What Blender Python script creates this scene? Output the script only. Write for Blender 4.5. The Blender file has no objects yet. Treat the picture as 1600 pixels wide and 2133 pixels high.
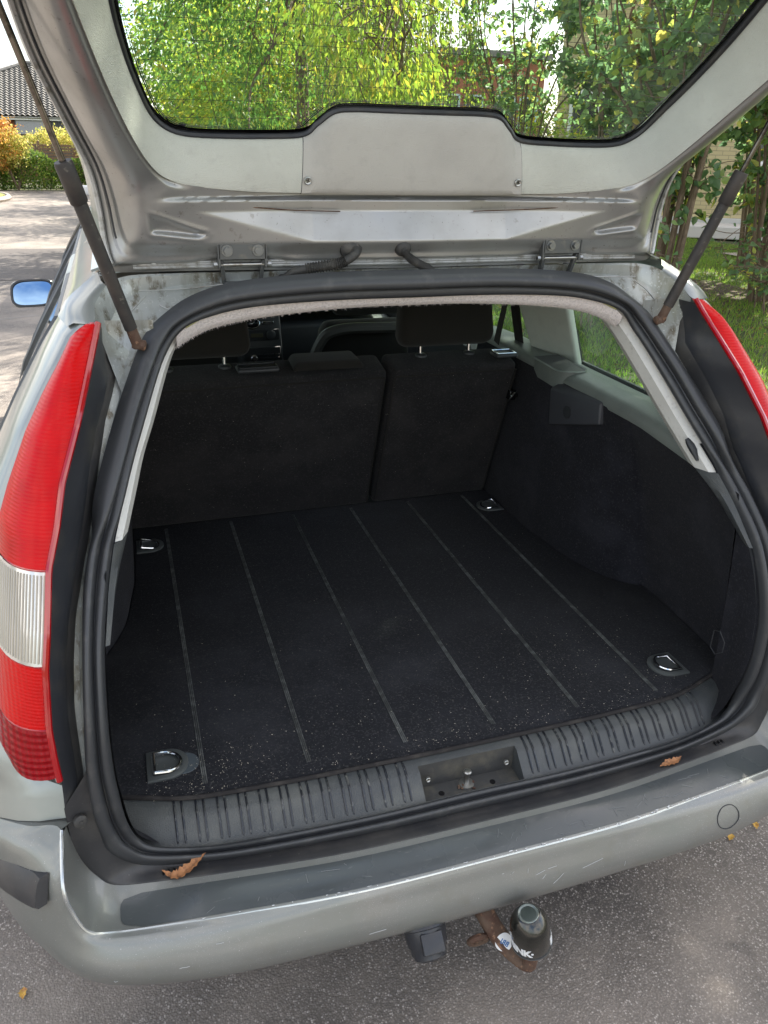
import bpy, bmesh, math, random
import numpy as np
from mathutils import Vector, Matrix
random.seed(7); RNG = np.random.default_rng(7)
scn = bpy.context.scene
COL = scn.collection
rad = math.radians

# ------------------------------------------------------------------ camera
cam_d = bpy.data.cameras.new("camera"); cam = bpy.data.objects.new("camera", cam_d); COL.objects.link(cam)
scn.camera = cam
CAM = Vector((-0.5251, -1.0, 1.61))
def cam_axes(yaw, pit, rol):
    cy, sy = math.cos(yaw), math.sin(yaw)
    f = Vector((sy*math.cos(pit), cy*math.cos(pit), -math.sin(pit)))
    r = Vector((cy, -sy, 0)); d = f.cross(r); c, s = math.cos(rol), math.sin(rol)
    return c*r + s*d, -s*r + c*d, f
_r, _d, _f = cam_axes(rad(18.3458), rad(25.0795), rad(-1.3482))
cam.matrix_world = Matrix(((_r.x, -_d.x, -_f.x, CAM.x), (_r.y, -_d.y, -_f.y, CAM.y), (_r.z, -_d.z, -_f.z, CAM.z), (0, 0, 0, 1)))
cam_d.sensor_fit = 'VERTICAL'; cam_d.sensor_height = 36; cam_d.lens = 36*1631.9/2133
cam_d.clip_start = 0.02; cam_d.clip_end = 1000

# ------------------------------------------------------------------ world and sun
SUN_EL, SUN_AZ = rad(42), rad(57)          # azimuth from +Y towards +X
world = bpy.data.worlds.new("World"); scn.world = world; world.use_nodes = True
wn = world.node_tree.nodes; wl = world.node_tree.links
sky = wn.new('ShaderNodeTexSky'); sky.sky_type = 'NISHITA'; sky.sun_disc = False
sky.sun_elevation = SUN_EL; sky.sun_rotation = SUN_AZ; sky.air_density = 1.0; sky.dust_density = 2.0; sky.ozone_density = 1.0
tc = wn.new('ShaderNodeTexCoord'); mp = wn.new('ShaderNodeMapping'); mp.inputs['Scale'].default_value = (1.2, 1.2, 3.2)
nz = wn.new('ShaderNodeTexNoise'); nz.inputs['Scale'].default_value = 2.1; nz.inputs['Detail'].default_value = 7; nz.inputs['Roughness'].default_value = .6
rp = wn.new('ShaderNodeValToRGB'); rp.color_ramp.elements[0].position = .43; rp.color_ramp.elements[1].position = .64
mx = wn.new('ShaderNodeMix'); mx.data_type = 'RGBA'
wl.new(tc.outputs['Generated'], mp.inputs[0]); wl.new(mp.outputs[0], nz.inputs['Vector']); wl.new(nz.outputs['Fac'], rp.inputs[0])
wl.new(rp.outputs[0], mx.inputs[0]); wl.new(sky.outputs[0], mx.inputs[6]); mx.inputs[7].default_value = (8.0, 7.5, 6.9, 1)
wl.new(mx.outputs[2], wn['Background'].inputs[0]); wn['Background'].inputs[1].default_value = 0.10
sun_d = bpy.data.lights.new("sun", 'SUN'); sun_d.energy = 3.7; sun_d.angle = rad(0.55); sun_d.color = (1, .93, .82)
sun = bpy.data.objects.new("sun", sun_d); COL.objects.link(sun)
sdir = Vector((math.sin(SUN_AZ)*math.cos(SUN_EL), math.cos(SUN_AZ)*math.cos(SUN_EL), math.sin(SUN_EL)))
sun.rotation_euler = sdir.to_track_quat('Z', 'Y').to_euler(); sun.location = sdir*30
scn.view_settings.view_transform = 'Standard'; scn.view_settings.look = 'None'
scn.view_settings.gamma = 1; scn.view_settings.use_curve_mapping = False
scn.view_settings.exposure = 1.92
scn.render.engine = 'CYCLES'
scn.cycles.max_bounces = 8; scn.cycles.transparent_max_bounces = 16; scn.cycles.diffuse_bounces = 4
scn.cycles.caustics_reflective = False; scn.cycles.caustics_refractive = False

# ------------------------------------------------------------------ materials
def _nt(name):
    m = bpy.data.materials.new(name); m.use_nodes = True
    return m, m.node_tree.nodes, m.node_tree.links
def rgba(c): return (c[0], c[1], c[2], 1)
def mat(name, col, rough=.5, metal=0., coat=0., layers=(), bumps=(), spec=.5, rough_var=None, sheen=0., coords='Object'):
    """layers: (scale, colour, lo, hi, detail, stretch) noise masks; bumps: (scale, strength, distance, kind, stretch)"""
    m, n, l = _nt(name); b = n['Principled BSDF']
    b.inputs['Roughness'].default_value = rough; b.inputs['Metallic'].default_value = metal
    b.inputs['Coat Weight'].default_value = coat; b.inputs['Coat Roughness'].default_value = .06
    b.inputs['Specular IOR Level'].default_value = spec
    if sheen: b.inputs['Sheen Weight'].default_value = sheen; b.inputs['Sheen Roughness'].default_value = .6
    t = n.new('ShaderNodeTexCoord')
    def co(st):
        if not st: return t.outputs[coords]
        k = n.new('ShaderNodeMapping'); k.inputs['Scale'].default_value = st; l.new(t.outputs[coords], k.inputs[0]); return k.outputs[0]
    c = n.new('ShaderNodeRGB'); c.outputs[0].default_value = rgba(col); cur = c.outputs[0]
    for L in layers:
        sc, c2, lo, hi, det = L[:5]; st = L[5] if len(L) > 5 else None
        x = n.new('ShaderNodeTexNoise'); x.inputs['Scale'].default_value = sc; x.inputs['Detail'].default_value = det; x.inputs['Roughness'].default_value = .62
        l.new(co(st), x.inputs['Vector'])
        r = n.new('ShaderNodeMapRange'); r.inputs[1].default_value = lo; r.inputs[2].default_value = hi; l.new(x.outputs['Fac'], r.inputs[0])
        k = n.new('ShaderNodeMix'); k.data_type = 'RGBA'; l.new(r.outputs[0], k.inputs[0]); l.new(cur, k.inputs[6]); k.inputs[7].default_value = rgba(c2)
        cur = k.outputs[2]
    l.new(cur, b.inputs['Base Color'])
    if rough_var:
        sc, r0, r1 = rough_var
        x = n.new('ShaderNodeTexNoise'); x.inputs['Scale'].default_value = sc; x.inputs['Detail'].default_value = 4; l.new(co(None), x.inputs['Vector'])
        r = n.new('ShaderNodeMapRange'); r.inputs[1].default_value = .35; r.inputs[2].default_value = .7; r.inputs[3].default_value = r0; r.inputs[4].default_value = r1
        l.new(x.outputs['Fac'], r.inputs[0]); l.new(r.outputs[0], b.inputs['Roughness'])
    prev = None
    for B in bumps:
        sc, stn, dist = B[:3]; kind = B[3] if len(B) > 3 else 'n'; st = B[4] if len(B) > 4 else None
        if kind == 'n': x = n.new('ShaderNodeTexNoise'); x.inputs['Scale'].default_value = sc; x.inputs['Detail'].default_value = 3; o = x.outputs['Fac']
        elif kind == 'v': x = n.new('ShaderNodeTexVoronoi'); x.inputs['Scale'].default_value = sc; o = x.outputs['Distance']
        else:
            x = n.new('ShaderNodeTexWave'); x.inputs['Scale'].default_value = sc; x.bands_direction = kind[1].upper(); x.wave_profile = 'SIN'; o = x.outputs['Fac']
        l.new(co(st), x.inputs['Vector'])
        p = n.new('ShaderNodeBump'); p.inputs['Strength'].default_value = stn; p.inputs['Distance'].default_value = dist; l.new(o, p.inputs['Height'])
        if prev: l.new(prev.outputs[0], p.inputs['Normal'])
        prev = p
    if prev: l.new(prev.outputs[0], b.inputs['Normal'])
    return m
def glass_mat(name, tint, refl=.9, rough=0.0, dirt=0.03):
    m, n, l = _nt(name); n.remove(n['Principled BSDF']); out = n['Material Output']
    t = n.new('ShaderNodeBsdfTransparent'); t.inputs[0].default_value = rgba(tint)
    g = n.new('ShaderNodeBsdfGlossy'); g.inputs['Roughness'].default_value = rough; g.inputs[0].default_value = (refl, refl, refl, 1)
    d = n.new('ShaderNodeBsdfDiffuse'); d.inputs[0].default_value = (.5, .5, .48, 1)
    f0 = n.new('ShaderNodeFresnel'); f0.inputs[0].default_value = 1.45
    gg = n.new('ShaderNodeNewGeometry'); f = n.new('ShaderNodeMath'); f.operation = 'MULTIPLY'; iv = n.new('ShaderNodeMath'); iv.operation = 'SUBTRACT'; iv.inputs[0].default_value = 1; l.new(gg.outputs['Backfacing'], iv.inputs[1]); l.new(f0.outputs[0], f.inputs[0]); l.new(iv.outputs[0], f.inputs[1])
    a = n.new('ShaderNodeMixShader'); a2 = n.new('ShaderNodeMixShader'); a2.inputs[0].default_value = dirt
    l.new(f.outputs[0], a.inputs[0]); l.new(t.outputs[0], a.inputs[1]); l.new(g.outputs[0], a.inputs[2])
    l.new(a.outputs[0], a2.inputs[1]); l.new(d.outputs[0], a2.inputs[2]); l.new(a2.outputs[0], out.inputs[0])
    return m
def leaf_mat(name, cols, trans=.5, rough=.45):
    m, n, l = _nt(name); n.remove(n['Principled BSDF']); out = n['Material Output']
    g = n.new('ShaderNodeNewGeometry'); oi = n.new('ShaderNodeObjectInfo')
    ad = n.new('ShaderNodeMath'); ad.operation = 'ADD'; l.new(g.outputs['Random Per Island'], ad.inputs[0]); l.new(oi.outputs['Random'], ad.inputs[1])
    fr = n.new('ShaderNodeMath'); fr.operation = 'FRACT'; l.new(ad.outputs[0], fr.inputs[0])
    r = n.new('ShaderNodeValToRGB'); e = r.color_ramp.elements
    e[0].position = 0; e[0].color = rgba(cols[0][1]); e[1].position = cols[-1][0]; e[1].color = rgba(cols[-1][1])
    for p, c in cols[1:-1]: k = e.new(p); k.color = rgba(c)
    l.new(fr.outputs[0], r.inputs[0])
    d = n.new('ShaderNodeBsdfDiffuse'); t = n.new('ShaderNodeBsdfTranslucent'); s = n.new('ShaderNodeBsdfGlossy'); s.inputs['Roughness'].default_value = rough
    s.inputs[0].default_value = (.6, .6, .6, 1)
    hs = n.new('ShaderNodeHueSaturation'); hs.inputs['Saturation'].default_value = .98; hs.inputs['Value'].default_value = 1.75; hs.inputs['Hue'].default_value = .507
    l.new(r.outputs[0], d.inputs[0]); l.new(r.outputs[0], hs.inputs['Color']); l.new(hs.outputs[0], t.inputs[0])
    a = n.new('ShaderNodeMixShader'); a.inputs[0].default_value = trans; l.new(d.outputs[0], a.inputs[1]); l.new(t.outputs[0], a.inputs[2])
    b = n.new('ShaderNodeMixShader'); b.inputs[0].default_value = .05; l.new(a.outputs[0], b.inputs[1]); l.new(s.outputs[0], b.inputs[2])
    l.new(b.outputs[0], out.inputs[0]); return m

M = {}
M['paint'] = mat('silver_paint', (.31, .33, .315), .38, .62, .6, layers=[(6, (.27, .29, .275), .45, .7, 4)], bumps=[(900, .05, .0004)])
M['bumper'] = mat('bumper_paint', (.235, .236, .220), .38, .5, .6, layers=[(700, (.40, .41, .39), .62, .70, 2), (26, (.22, .215, .19), .55, .72, 9), (5, (.215, .225, .205), .4, .7, 5), (420, (.72, .72, .70), .73, .76, 2)], rough_var=(9, .40, .52))
M['gutter'] = mat('dirty_silver', (.44, .46, .44), .42, .45, .15,
                  layers=[(9, (.25, .24, .18), .46, .66, 8, (1.6, .5, .35)), (34, (.15, .13, .09), .53, .66, 10, (1.4, 1, .5)), (210, (.60, .61, .59), .62, .68, 4), (70, (.55, .56, .53), .60, .70, 8)], bumps=[(60, .25, .002)])
M['gateframe'] = mat('gate_inner_paint', (.36, .36, .35), .36, .66, .3,
                  layers=[(9, (.30, .298, .28), .5, .75, 5), (240, (.13, .12, .10), .68, .72, 3), (55, (.25, .24, .22), .62, .72, 9)], rough_var=(12, .30, .46))
M['gateflange'] = mat('gate_flange_paint', (.50, .505, .49), .5, .4, .1, layers=[(40, (.26, .25, .21), .5, .66, 8), (220, (.12, .11, .09), .66, .7, 3)])
M['trim'] = mat('light_grey_grained_plastic', (.53, .535, .48), .55, 0, 0, layers=[(6, (.45, .452, .405), .42, .72, 6), (40, (.47, .47, .425), .55, .7, 8)], bumps=[(620, .5, .0012, 'v')])
M['trim_cover'] = mat('light_grey_cover_plastic', (.48, .465, .43), .55, 0, 0, layers=[(5, (.405, .385, .36), .42, .72, 6), (40, (.44, .425, .395), .55, .7, 8)], bumps=[(620, .5, .0012, 'v')])
M['pillar'] = mat('pillar_plastic', (.52, .55, .50), .5, 0, 0, layers=[(30, (.48, .51, .465), .45, .7, 5)], bumps=[(700, .3, .001, 'v')])
M['pillar_dirty'] = mat('scuffed_pillar_plastic', (.62, .61, .57), .5, .1, 0, layers=[(90, (.48, .47, .44), .58, .72, 6)], bumps=[(500, .3, .001, 'v')])
M['headliner'] = mat('fuzzy_headliner_cloth', (.78, .71, .68), .95, 0, 0, layers=[(240, (.55, .50, .48), .45, .7, 6)], bumps=[(420, .9, .003)], sheen=.3)
M['rubber'] = mat('weatherstrip_rubber', (.038, .040, .043), .42, 0, 0, layers=[(30, (.07, .07, .068), .55, .75, 6)], bumps=[(40, .12, .001)], spec=.55)
M['blackplastic'] = mat('black_plastic', (.027, .029, .034), .36, 0, 0, layers=[(14, (.055, .053, .048), .5, .72, 7)], bumps=[(260, .12, .0006)])
M['dustyplastic'] = mat('dusty_black_plastic', (.036, .036, .038), .45, 0, 0, layers=[(8, (.085, .08, .073), .46, .7, 8), (180, (.20, .19, .18), .69, .74, 4)])
M['sill'] = mat('grey_sill_plastic', (.050, .055, .057), .42, 0, 0, layers=[(9, (.088, .092, .085), .46, .68, 8), (150, (.20, .20, .19), .68, .73, 5)], bumps=[(520, .55, .0012, 'v')])
M['bezel'] = mat('tie_down_bezel', (.075, .082, .080), .4)
M['rib'] = mat('sill_rib_plastic', (.016, .018, .022), .22, 0, 0, layers=[(60, (.12, .12, .11), .55, .7, 5)])
M['carpet'] = mat('black_boot_carpet', (.0150, .0157, .0190), .97, 0, 0, layers=[(5, (.030, .031, .036), .46, .66, 8), (1.6, (.012, .0125, .015), .48, .6, 3), (210, (.055, .055, .055), .54, .70, 4), (33, (.030, .030, .032), .60, .74, 8)], bumps=[(900, .7, .002), (11, .3, .006)], spec=.1, sheen=.05)
M['carpetside'] = mat('side_lining_carpet', (.0118, .0122, .0160), .97, 0, 0, layers=[(4.2, (.026, .027, .035), .47, .68, 8), (190, (.040, .040, .043), .55, .72, 4)], bumps=[(900, .6, .002), (5, .35, .012)], spec=.1, sheen=.04)
M['groove'] = mat('worn_rubber_strip', (.055, .058, .056), .7, 0, 0, layers=[(45, (.15, .158, .15), .46, .62, 8)])
M['seat'] = mat('seat_back_carpet', (.0160, .0153, .0160), .95, 0, 0, layers=[(6, (.029, .027, .027), .46, .68, 8), (200, (.048, .045, .045), .54, .72, 4), (26, (.026, .025, .025), .62, .75, 8)], bumps=[(800, .6, .0015), (7, .25, .006)], spec=.1, sheen=.05)
M['seatfab'] = mat('seat_fabric', (.0145, .0130, .0110), .9, 0, 0, layers=[(9, (.016, .014, .012), .45, .75, 5)], bumps=[(500, .5, .001)], spec=.15, sheen=.08)
M['darkplastic'] = mat('dark_interior_plastic', (.028, .030, .033), .5, 0, 0, bumps=[(500, .4, .0008, 'v')])
M['shelf'] = mat('grey_green_side_plastic', (.17, .19, .175), .45, 0, 0, layers=[(12, (.14, .158, .148), .45, .7, 5)], bumps=[(560, .45, .001, 'v')])
M['chrome'] = mat('chrome', (.72, .73, .74), .12, 1., 0, rough_var=(30, .06, .25))
M['steel'] = mat('plain_steel', (.42, .42, .40), .35, 1., 0, layers=[(40, (.24, .21, .17), .55, .7, 6)])
M['hingeplate'] = mat('hinge_steel', (.10, .105, .105), .45, .35, .1, layers=[(60, (.16, .15, .13), .55, .7, 6)])
M['bracket'] = mat('painted_bracket_steel', (.17, .178, .18), .38, .7, .2, layers=[(60, (.26, .25, .22), .5, .7, 6)])
M['rod'] = mat('oily_rod', (.16, .14, .12), .2, .9, 0, layers=[(30, (.05, .045, .04), .45, .6, 3)])
M['strut'] = mat('rusty_strut_tube', (.034, .031, .030), .55, .1, 0, layers=[(18, (.055, .046, .040), .42, .6, 8), (70, (.13, .12, .10), .62, .72, 6)], bumps=[(120, .3, .001)])
M['rust'] = mat('rusty_steel', (.120, .078, .054), .85, .1, 0, layers=[(28, (.085, .042, .028), .42, .62, 8), (90, (.30, .17, .10), .56, .7, 5)], bumps=[(90, .7, .003)])
M['hose'] = mat('black_hose_rubber', (.035, .034, .032), .6, 0, 0, layers=[(60, (.08, .075, .065), .5, .7, 5)])
M['film'] = mat('dark_bumper_film', (.062, .070, .070), .30, 0, .2, layers=[(6, (.055, .062, .064), .4, .7, 5), (55, (.12, .125, .12), .62, .72, 8, (1, 5, 1))], rough_var=(11, .18, .38))
M['tyre'] = mat('tyre', (.018, .018, .018), .8, bumps=[(60, .4, .003)])
M['white'] = mat('white_print', (.75, .76, .76), .5)
M['blue'] = mat('blue_print', (.05, .16, .38), .5)
M['screen'] = mat('dim_lcd', (.09, .085, .055), .25)
M['blackgloss'] = mat('black_glass_border', (.006, .006, .007), .15)
M['skyglass'] = mat('blue_tinted_mirror', (.30, .45, .62), .01, 1.)  # tinted glass, its blue also painting in the colour of reflected sky
M['glass'] = glass_mat('tinted_rear_window', (.92, .965, .93), .9, 0, .02)
M['sideglass'] = glass_mat('side_window_glass', (.84, .92, .88), 1., 0, .02)
M['capglass'] = mat('dark_translucent_cap', (.013, .013, .010), .16, 0, .6)
M['captop'] = mat('clear_cap_top', (.12, .145, .13), .10, .1, 1.)
M['leafbrown'] = mat('dry_leaf', (.36, .16, .065), .65, layers=[(90, (.16, .07, .03), .5, .65, 5)], bumps=[(80, .5, .002)])
M['leafyellow'] = mat('yellow_leaf', (.55, .32, .05), .6, layers=[(60, (.40, .16, .04), .5, .65, 5)])
M['crumb'] = mat('pale_crumb', (.55, .50, .40), .8)
def lens_mat(name, col, wave, dark, rough=.12, metal=0.):
    m = mat(name, col, .30, metal, .12, layers=[(9, dark, .5, .75, 3)], bumps=wave, spec=.15)
    return m
M['lensred'] = lens_mat('red_lens', (.56, .0012, .002), [(62, .18, .003, 'wZ')], (.42, .0008, .0015))
M['lensred2'] = lens_mat('red_lens_lower', (.56, .0012, .002), [(62, .18, .003, 'wZ'), (44, .2, .003, 'wX')], (.44, .001, .002))
M['lensdark'] = lens_mat('red_reflector_lens', (.30, .002, .006), [(30, .6, .005, 'wZ'), (30, .6, .005, 'wX')], (.26, .003, .010))
M['lensclear'] = mat('clear_ribbed_lens', (.66, .64, .60), .15, .35, .8, layers=[(14, (.52, .50, .46), .42, .62, 2, (1, 1, .5))])
M['lensrib'] = mat('cream_lens_rib', (.42, .37, .28), .25, 0, .6)
M['lensrim'] = mat('red_lens_rim', (.36, .002, .006), .1, 0, 1.)
M['asphalt'] = None

# ------------------------------------------------------------------ mesh helpers
CAR = Vector((0, 2.2, 0))
def put(o, parent=None, label=None, cat=None, group=None, kind=None):
    COL.objects.link(o)
    if parent is not None:
        o.parent = parent; o.matrix_parent_inverse = Matrix.Translation(-root_loc(parent))
    if label: o['label'] = label
    if cat: o['category'] = cat
    if group: o['group'] = group
    if kind: o['kind'] = kind
    return o
def root_loc(p):
    v = Vector(p.location)
    # parts carry world coordinates in their mesh; their own location is zero below an Empty
    q = p
    if q.parent is not None: return Vector((0, 0, 0))
    return v
def empty(name, loc, label, cat, group=None, rz=0):
    o = bpy.data.objects.new(name, None); o.empty_display_size = .1; o.location = loc; o.rotation_euler = (0, 0, rz)
    COL.objects.link(o); o['label'] = label; o['category'] = cat
    if group: o['group'] = group
    return o
def finish(me, m, smooth=True, ang=40):
    if m is not None: me.materials.append(m)
    if smooth:
        me.shade_smooth()
        try: me.set_sharp_from_angle(angle=rad(ang))
        except Exception: pass
    return me
def mk(name, V, F, m, parent=None, smooth=True, ang=40, thick=0, **kw):
    me = bpy.data.meshes.new(name)
    me.from_pydata([tuple(v) for v in V], [], [tuple(f) for f in F]); me.update()
    if thick or True:
        bm = bmesh.new(); bm.from_mesh(me); bmesh.ops.remove_doubles(bm, verts=bm.verts, dist=1e-5)
        bmesh.ops.recalc_face_normals(bm, faces=bm.faces)
        if thick: bmesh.ops.solidify(bm, geom=bm.faces[:], thickness=thick)
        bm.to_mesh(me); bm.free()
    finish(me, m, smooth, ang)
    return put(bpy.data.objects.new(name, me), parent, **kw)
def rawmesh(name, V, F, m, smooth=False):
    """numpy verts and quads/tris (n,k) -> mesh, fast"""
    me = bpy.data.meshes.new(name); V = np.asarray(V, np.float32); F = np.asarray(F, np.int32)
    k = F.shape[1]; n = len(F)
    me.vertices.add(len(V)); me.vertices.foreach_set('co', V.ravel())
    me.loops.add(n*k); me.loops.foreach_set('vertex_index', F.ravel())
    me.polygons.add(n); me.polygons.foreach_set('loop_start', np.arange(0, n*k, k, dtype=np.int32))
    try: me.polygons.foreach_set('loop_total', np.full(n, k, dtype=np.int32))
    except Exception: pass
    me.update(calc_edges=True); me.materials.append(m)
    if smooth: me.shade_smooth()
    return me
def cr(P, n, closed=False):
    """Catmull-Rom resample: n points per segment"""
    P = np.asarray(P, float); N = len(P); out = []
    segs = N if closed else N-1
    for i in range(segs):
        p1, p2 = P[i % N], P[(i+1) % N]
        p0 = P[(i-1) % N] if (closed or i > 0) else 2*p1-p2
        p3 = P[(i+2) % N] if (closed or i+2 < N) else 2*p2-p1
        for k in range(n):
            t = k/n
            out.append(.5*((2*p1)+(-p0+p2)*t+(2*p0-5*p1+4*p2-p3)*t*t+(-p0+3*p1-3*p2+p3)*t**3))
    if not closed: out.append(P[-1])
    return np.array(out)
def loft(rows, cu=False, cv=False):
    rows = [np.asarray(r, float) for r in rows]; n = len(rows[0]); V = np.concatenate(rows); F = []
    R = len(rows)
    for i in range(R if cv else R-1):
        for j in range(n if cu else n-1):
            F.append((i*n+j, i*n+(j+1) % n, ((i+1) % R)*n+(j+1) % n, ((i+1) % R)*n+j))
    return V, F
def join(*parts):
    V = []; F = []
    for v, f in parts:
        o = len(V); V += [tuple(x) for x in v]; F += [tuple(i+o for i in g) for g in f]
    return V, F
def mir(V, F): return [(-v[0], v[1], v[2]) for v in V], [tuple(reversed(f)) for f in F]
def frames(P):
    P = np.asarray(P, float); T = np.gradient(P, axis=0); T /= np.linalg.norm(T, axis=1)[:, None]+1e-9
    up = np.array([0, 0, 1.]) if abs(T[0][2]) < .9 else np.array([1., 0, 0]); n = np.cross(T[0], up); n /= np.linalg.norm(n); N = []
    for t in T:
        n = n-t*n.dot(t); n /= np.linalg.norm(n)+1e-9; N.append(n)
    N = np.array(N); return T, N, np.cross(T, N)
def tube(P, r, seg=8, caps=True):
    P = np.asarray(P, float); r = np.broadcast_to(np.asarray(r, float), (len(P),)); T, N, B = frames(P)
    a = np.arange(seg)*2*np.pi/seg
    rows = [P[i]+r[i]*(np.outer(np.cos(a), N[i])+np.outer(np.sin(a), B[i])) for i in range(len(P))]
    V, F = loft(rows, cu=True)
    V = [tuple(v) for v in V]
    if caps: F = F+[tuple(range(seg))[::-1], tuple(range((len(P)-1)*seg, len(P)*seg))]
    return V, F
def lathe(c, axis, prof, seg=20):
    c = np.array(c, float); ax = np.array(axis, float); ax /= np.linalg.norm(ax)
    u = np.cross(ax, [0, 0, 1.] if abs(ax[2]) < .9 else [1., 0, 0]); u /= np.linalg.norm(u); w = np.cross(ax, u)
    a = np.arange(seg)*2*np.pi/seg
    rows = [c+ax*h+r*(np.outer(np.cos(a), u)+np.outer(np.sin(a), w)) for h, r in prof]
    V, F = loft(rows, cu=True); V = [tuple(v) for v in V]
    F = F+[tuple(range(seg))[::-1], tuple(range((len(prof)-1)*seg, len(prof)*seg))]
    return V, F
def hexa(c8, bev=0, seg=3):
    """8 corners: bottom loop 0-3, top loop 4-7"""
    bm = bmesh.new(); v = [bm.verts.new(tuple(p)) for p in c8]
    for f in ((0, 3, 2, 1), (4, 5, 6, 7), (0, 1, 5, 4), (1, 2, 6, 5), (2, 3, 7, 6), (3, 0, 4, 7)): bm.faces.new([v[i] for i in f])
    if bev: bmesh.ops.bevel(bm, geom=bm.edges[:], offset=bev, segments=seg, affect='EDGES', profile=.5)
    bm.verts.ensure_lookup_table(); bm.verts.index_update(); V = [tuple(x.co) for x in bm.verts]; F = [tuple(x.index for x in f.verts) for f in bm.faces]; bm.free()
    return V, F
def box(c, s, bev=0, seg=2, M_=None):
    c = Vector(c); hx, hy, hz = s[0]/2, s[1]/2, s[2]/2
    P = [Vector((a*hx, b*hy, d*hz)) for d in (-1, 1) for a, b in ((-1, -1), (1, -1), (1, 1), (-1, 1))]
    if M_ is not None: P = [M_ @ p for p in P]
    return hexa([c+p for p in P], bev, seg)
def prism(pts, off):
    """closed planar outline extruded by vector off"""
    n = len(pts); off = np.array(off, float); V = [tuple(p) for p in pts]+[tuple(np.array(p)+off) for p in pts]
    F = [tuple(range(n))[::-1], tuple(range(n, 2*n))]+[(i, (i+1) % n, n+(i+1) % n, n+i) for i in range(n)]
    return V, F
def text_mesh(s, size, extrude, bold=0., fn=None, spacing=1.):
    cu = bpy.data.curves.new('lettering', 'FONT'); cu.body = s; cu.size = size; cu.extrude = extrude; cu.offset = bold; cu.resolution_u = 3; cu.space_character = spacing
    o = bpy.data.objects.new('lettering', cu); COL.objects.link(o); bpy.context.view_layer.update()
    me = bpy.data.meshes.new_from_object(o.evaluated_get(bpy.context.evaluated_depsgraph_get()))
    bpy.data.objects.remove(o); bpy.data.curves.remove(cu)
    if fn:
        for v in me.vertices: v.co = Vector(fn(v.co))
    V = [tuple(v.co) for v in me.vertices]; F = [tuple(p.vertices) for p in me.polygons]
    bpy.data.meshes.remove(me)
    return V, F
def ip(z, zs, ys): return np.interp(z, zs, ys)

# ================================================================== GROUND AND ROAD (setting)
def ground_mats():
    m, n, l = _nt('asphalt'); b = n['Principled BSDF']; t = n.new('ShaderNodeTexCoord')
    def noise(sc, det=4, ro=.6):
        x = n.new('ShaderNodeTexNoise'); x.inputs['Scale'].default_value = sc; x.inputs['Detail'].default_value = det; x.inputs['Roughness'].default_value = ro
        l.new(t.outputs['Object'], x.inputs['Vector']); return x
    def mr(src, a, b_): r = n.new('ShaderNodeMapRange'); r.inputs[1].default_value = a; r.inputs[2].default_value = b_; l.new(src, r.inputs[0]); return r.outputs[0]
    def mixc(f, c1, c2):
        k = n.new('ShaderNodeMix'); k.data_type = 'RGBA'; l.new(f, k.inputs[0])
        for i, c in ((6, c1), (7, c2)):
            if isinstance(c, tuple): k.inputs[i].default_value = rgba(c)
            else: l.new(c, k.inputs[i])
        return k.outputs[2]
    v = n.new('ShaderNodeTexVoronoi'); v.inputs['Scale'].default_value = 230; l.new(t.outputs['Object'], v.inputs['Vector'])
    sep = n.new('ShaderNodeSeparateColor'); l.new(v.outputs['Color'], sep.inputs[0])
    ramp = n.new('ShaderNodeValToRGB'); e = ramp.color_ramp.elements
    e[0].position = 0; e[0].color = (.05, .045, .042, 1); e[1].position = 1; e[1].color = (.62, .57, .52, 1)
    for p, c in ((.35, (.135, .120, .108)), (.72, (.215, .190, .170)), (.88, (.38, .34, .31))): k = e.new(p); k.color = rgba(c)
    l.new(sep.outputs[0], ramp.inputs[0])
    # binder shows between stones
    col = mixc(mr(v.outputs['Distance'], .35, .62), ramp.outputs[0], (.065, .058, .052))
    col = mixc(mr(noise(1.3, 6).outputs['Fac'], .36, .74), col, (.33, .285, .24))
    k = mixc(mr(noise(2.2, 8, .7).outputs['Fac'], .66, .76), col, (.06, .053, .05))
    l.new(k, b.inputs['Base Color']); b.inputs['Roughness'].default_value = .8
    bp = n.new('ShaderNodeBump'); bp.inputs['Strength'].default_value = .45; bp.inputs['Distance'].default_value = .003; bp.invert = True
    l.new(v.outputs['Distance'], bp.inputs['Height']); l.new(bp.outputs[0], b.inputs['Normal'])
    return m
M['asphalt'] = ground_mats()
M['soil'] = mat('lawn_soil', (.055, .060, .022), .9, layers=[(3, (.11, .075, .045), .5, .62, 8), (40, (.035, .05, .012), .45, .6, 4)], bumps=[(30, .8, .02)])
M['kerb'] = mat('kerb_stone', (.34, .30, .26), .8, layers=[(20, (.22, .19, .16), .45, .7, 7)], bumps=[(60, .5, .003)])
M['pathm'] = mat('pinkish_path_paving', (.36, .29, .27), .85, layers=[(8, (.28, .21, .19), .45, .7, 6)])
def sheet(name, x0, x1, y0, y1, z, m, label=None, nx=2, ny=2, h=None, **kw):
    xs = np.linspace(x0, x1, nx); ys = np.linspace(y0, y1, ny)
    rows = [[(x, y, z+(h(x, y) if h else 0)) for x in xs] for y in ys]
    V, F = loft(rows); return mk(name, V, F, m, None, kind='structure', **kw)
sheet('ground', -300, 300, -100, 500, -.012, M['soil'])
sheet('road', -9.0, 1.62, -12, 29.3, 0.0, M['asphalt'])
LX = 1.75
def lawn_h(x, y): return .10+.05*min(1, max(0, (x-LX)/.8))+.02*math.sin(x*1.7+y)*min(1, (x-LX)/1.0)
sheet('lawn', LX, 30, -6, 29.2, 0.0, M['soil'], nx=60, ny=60, h=lawn_h)
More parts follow.
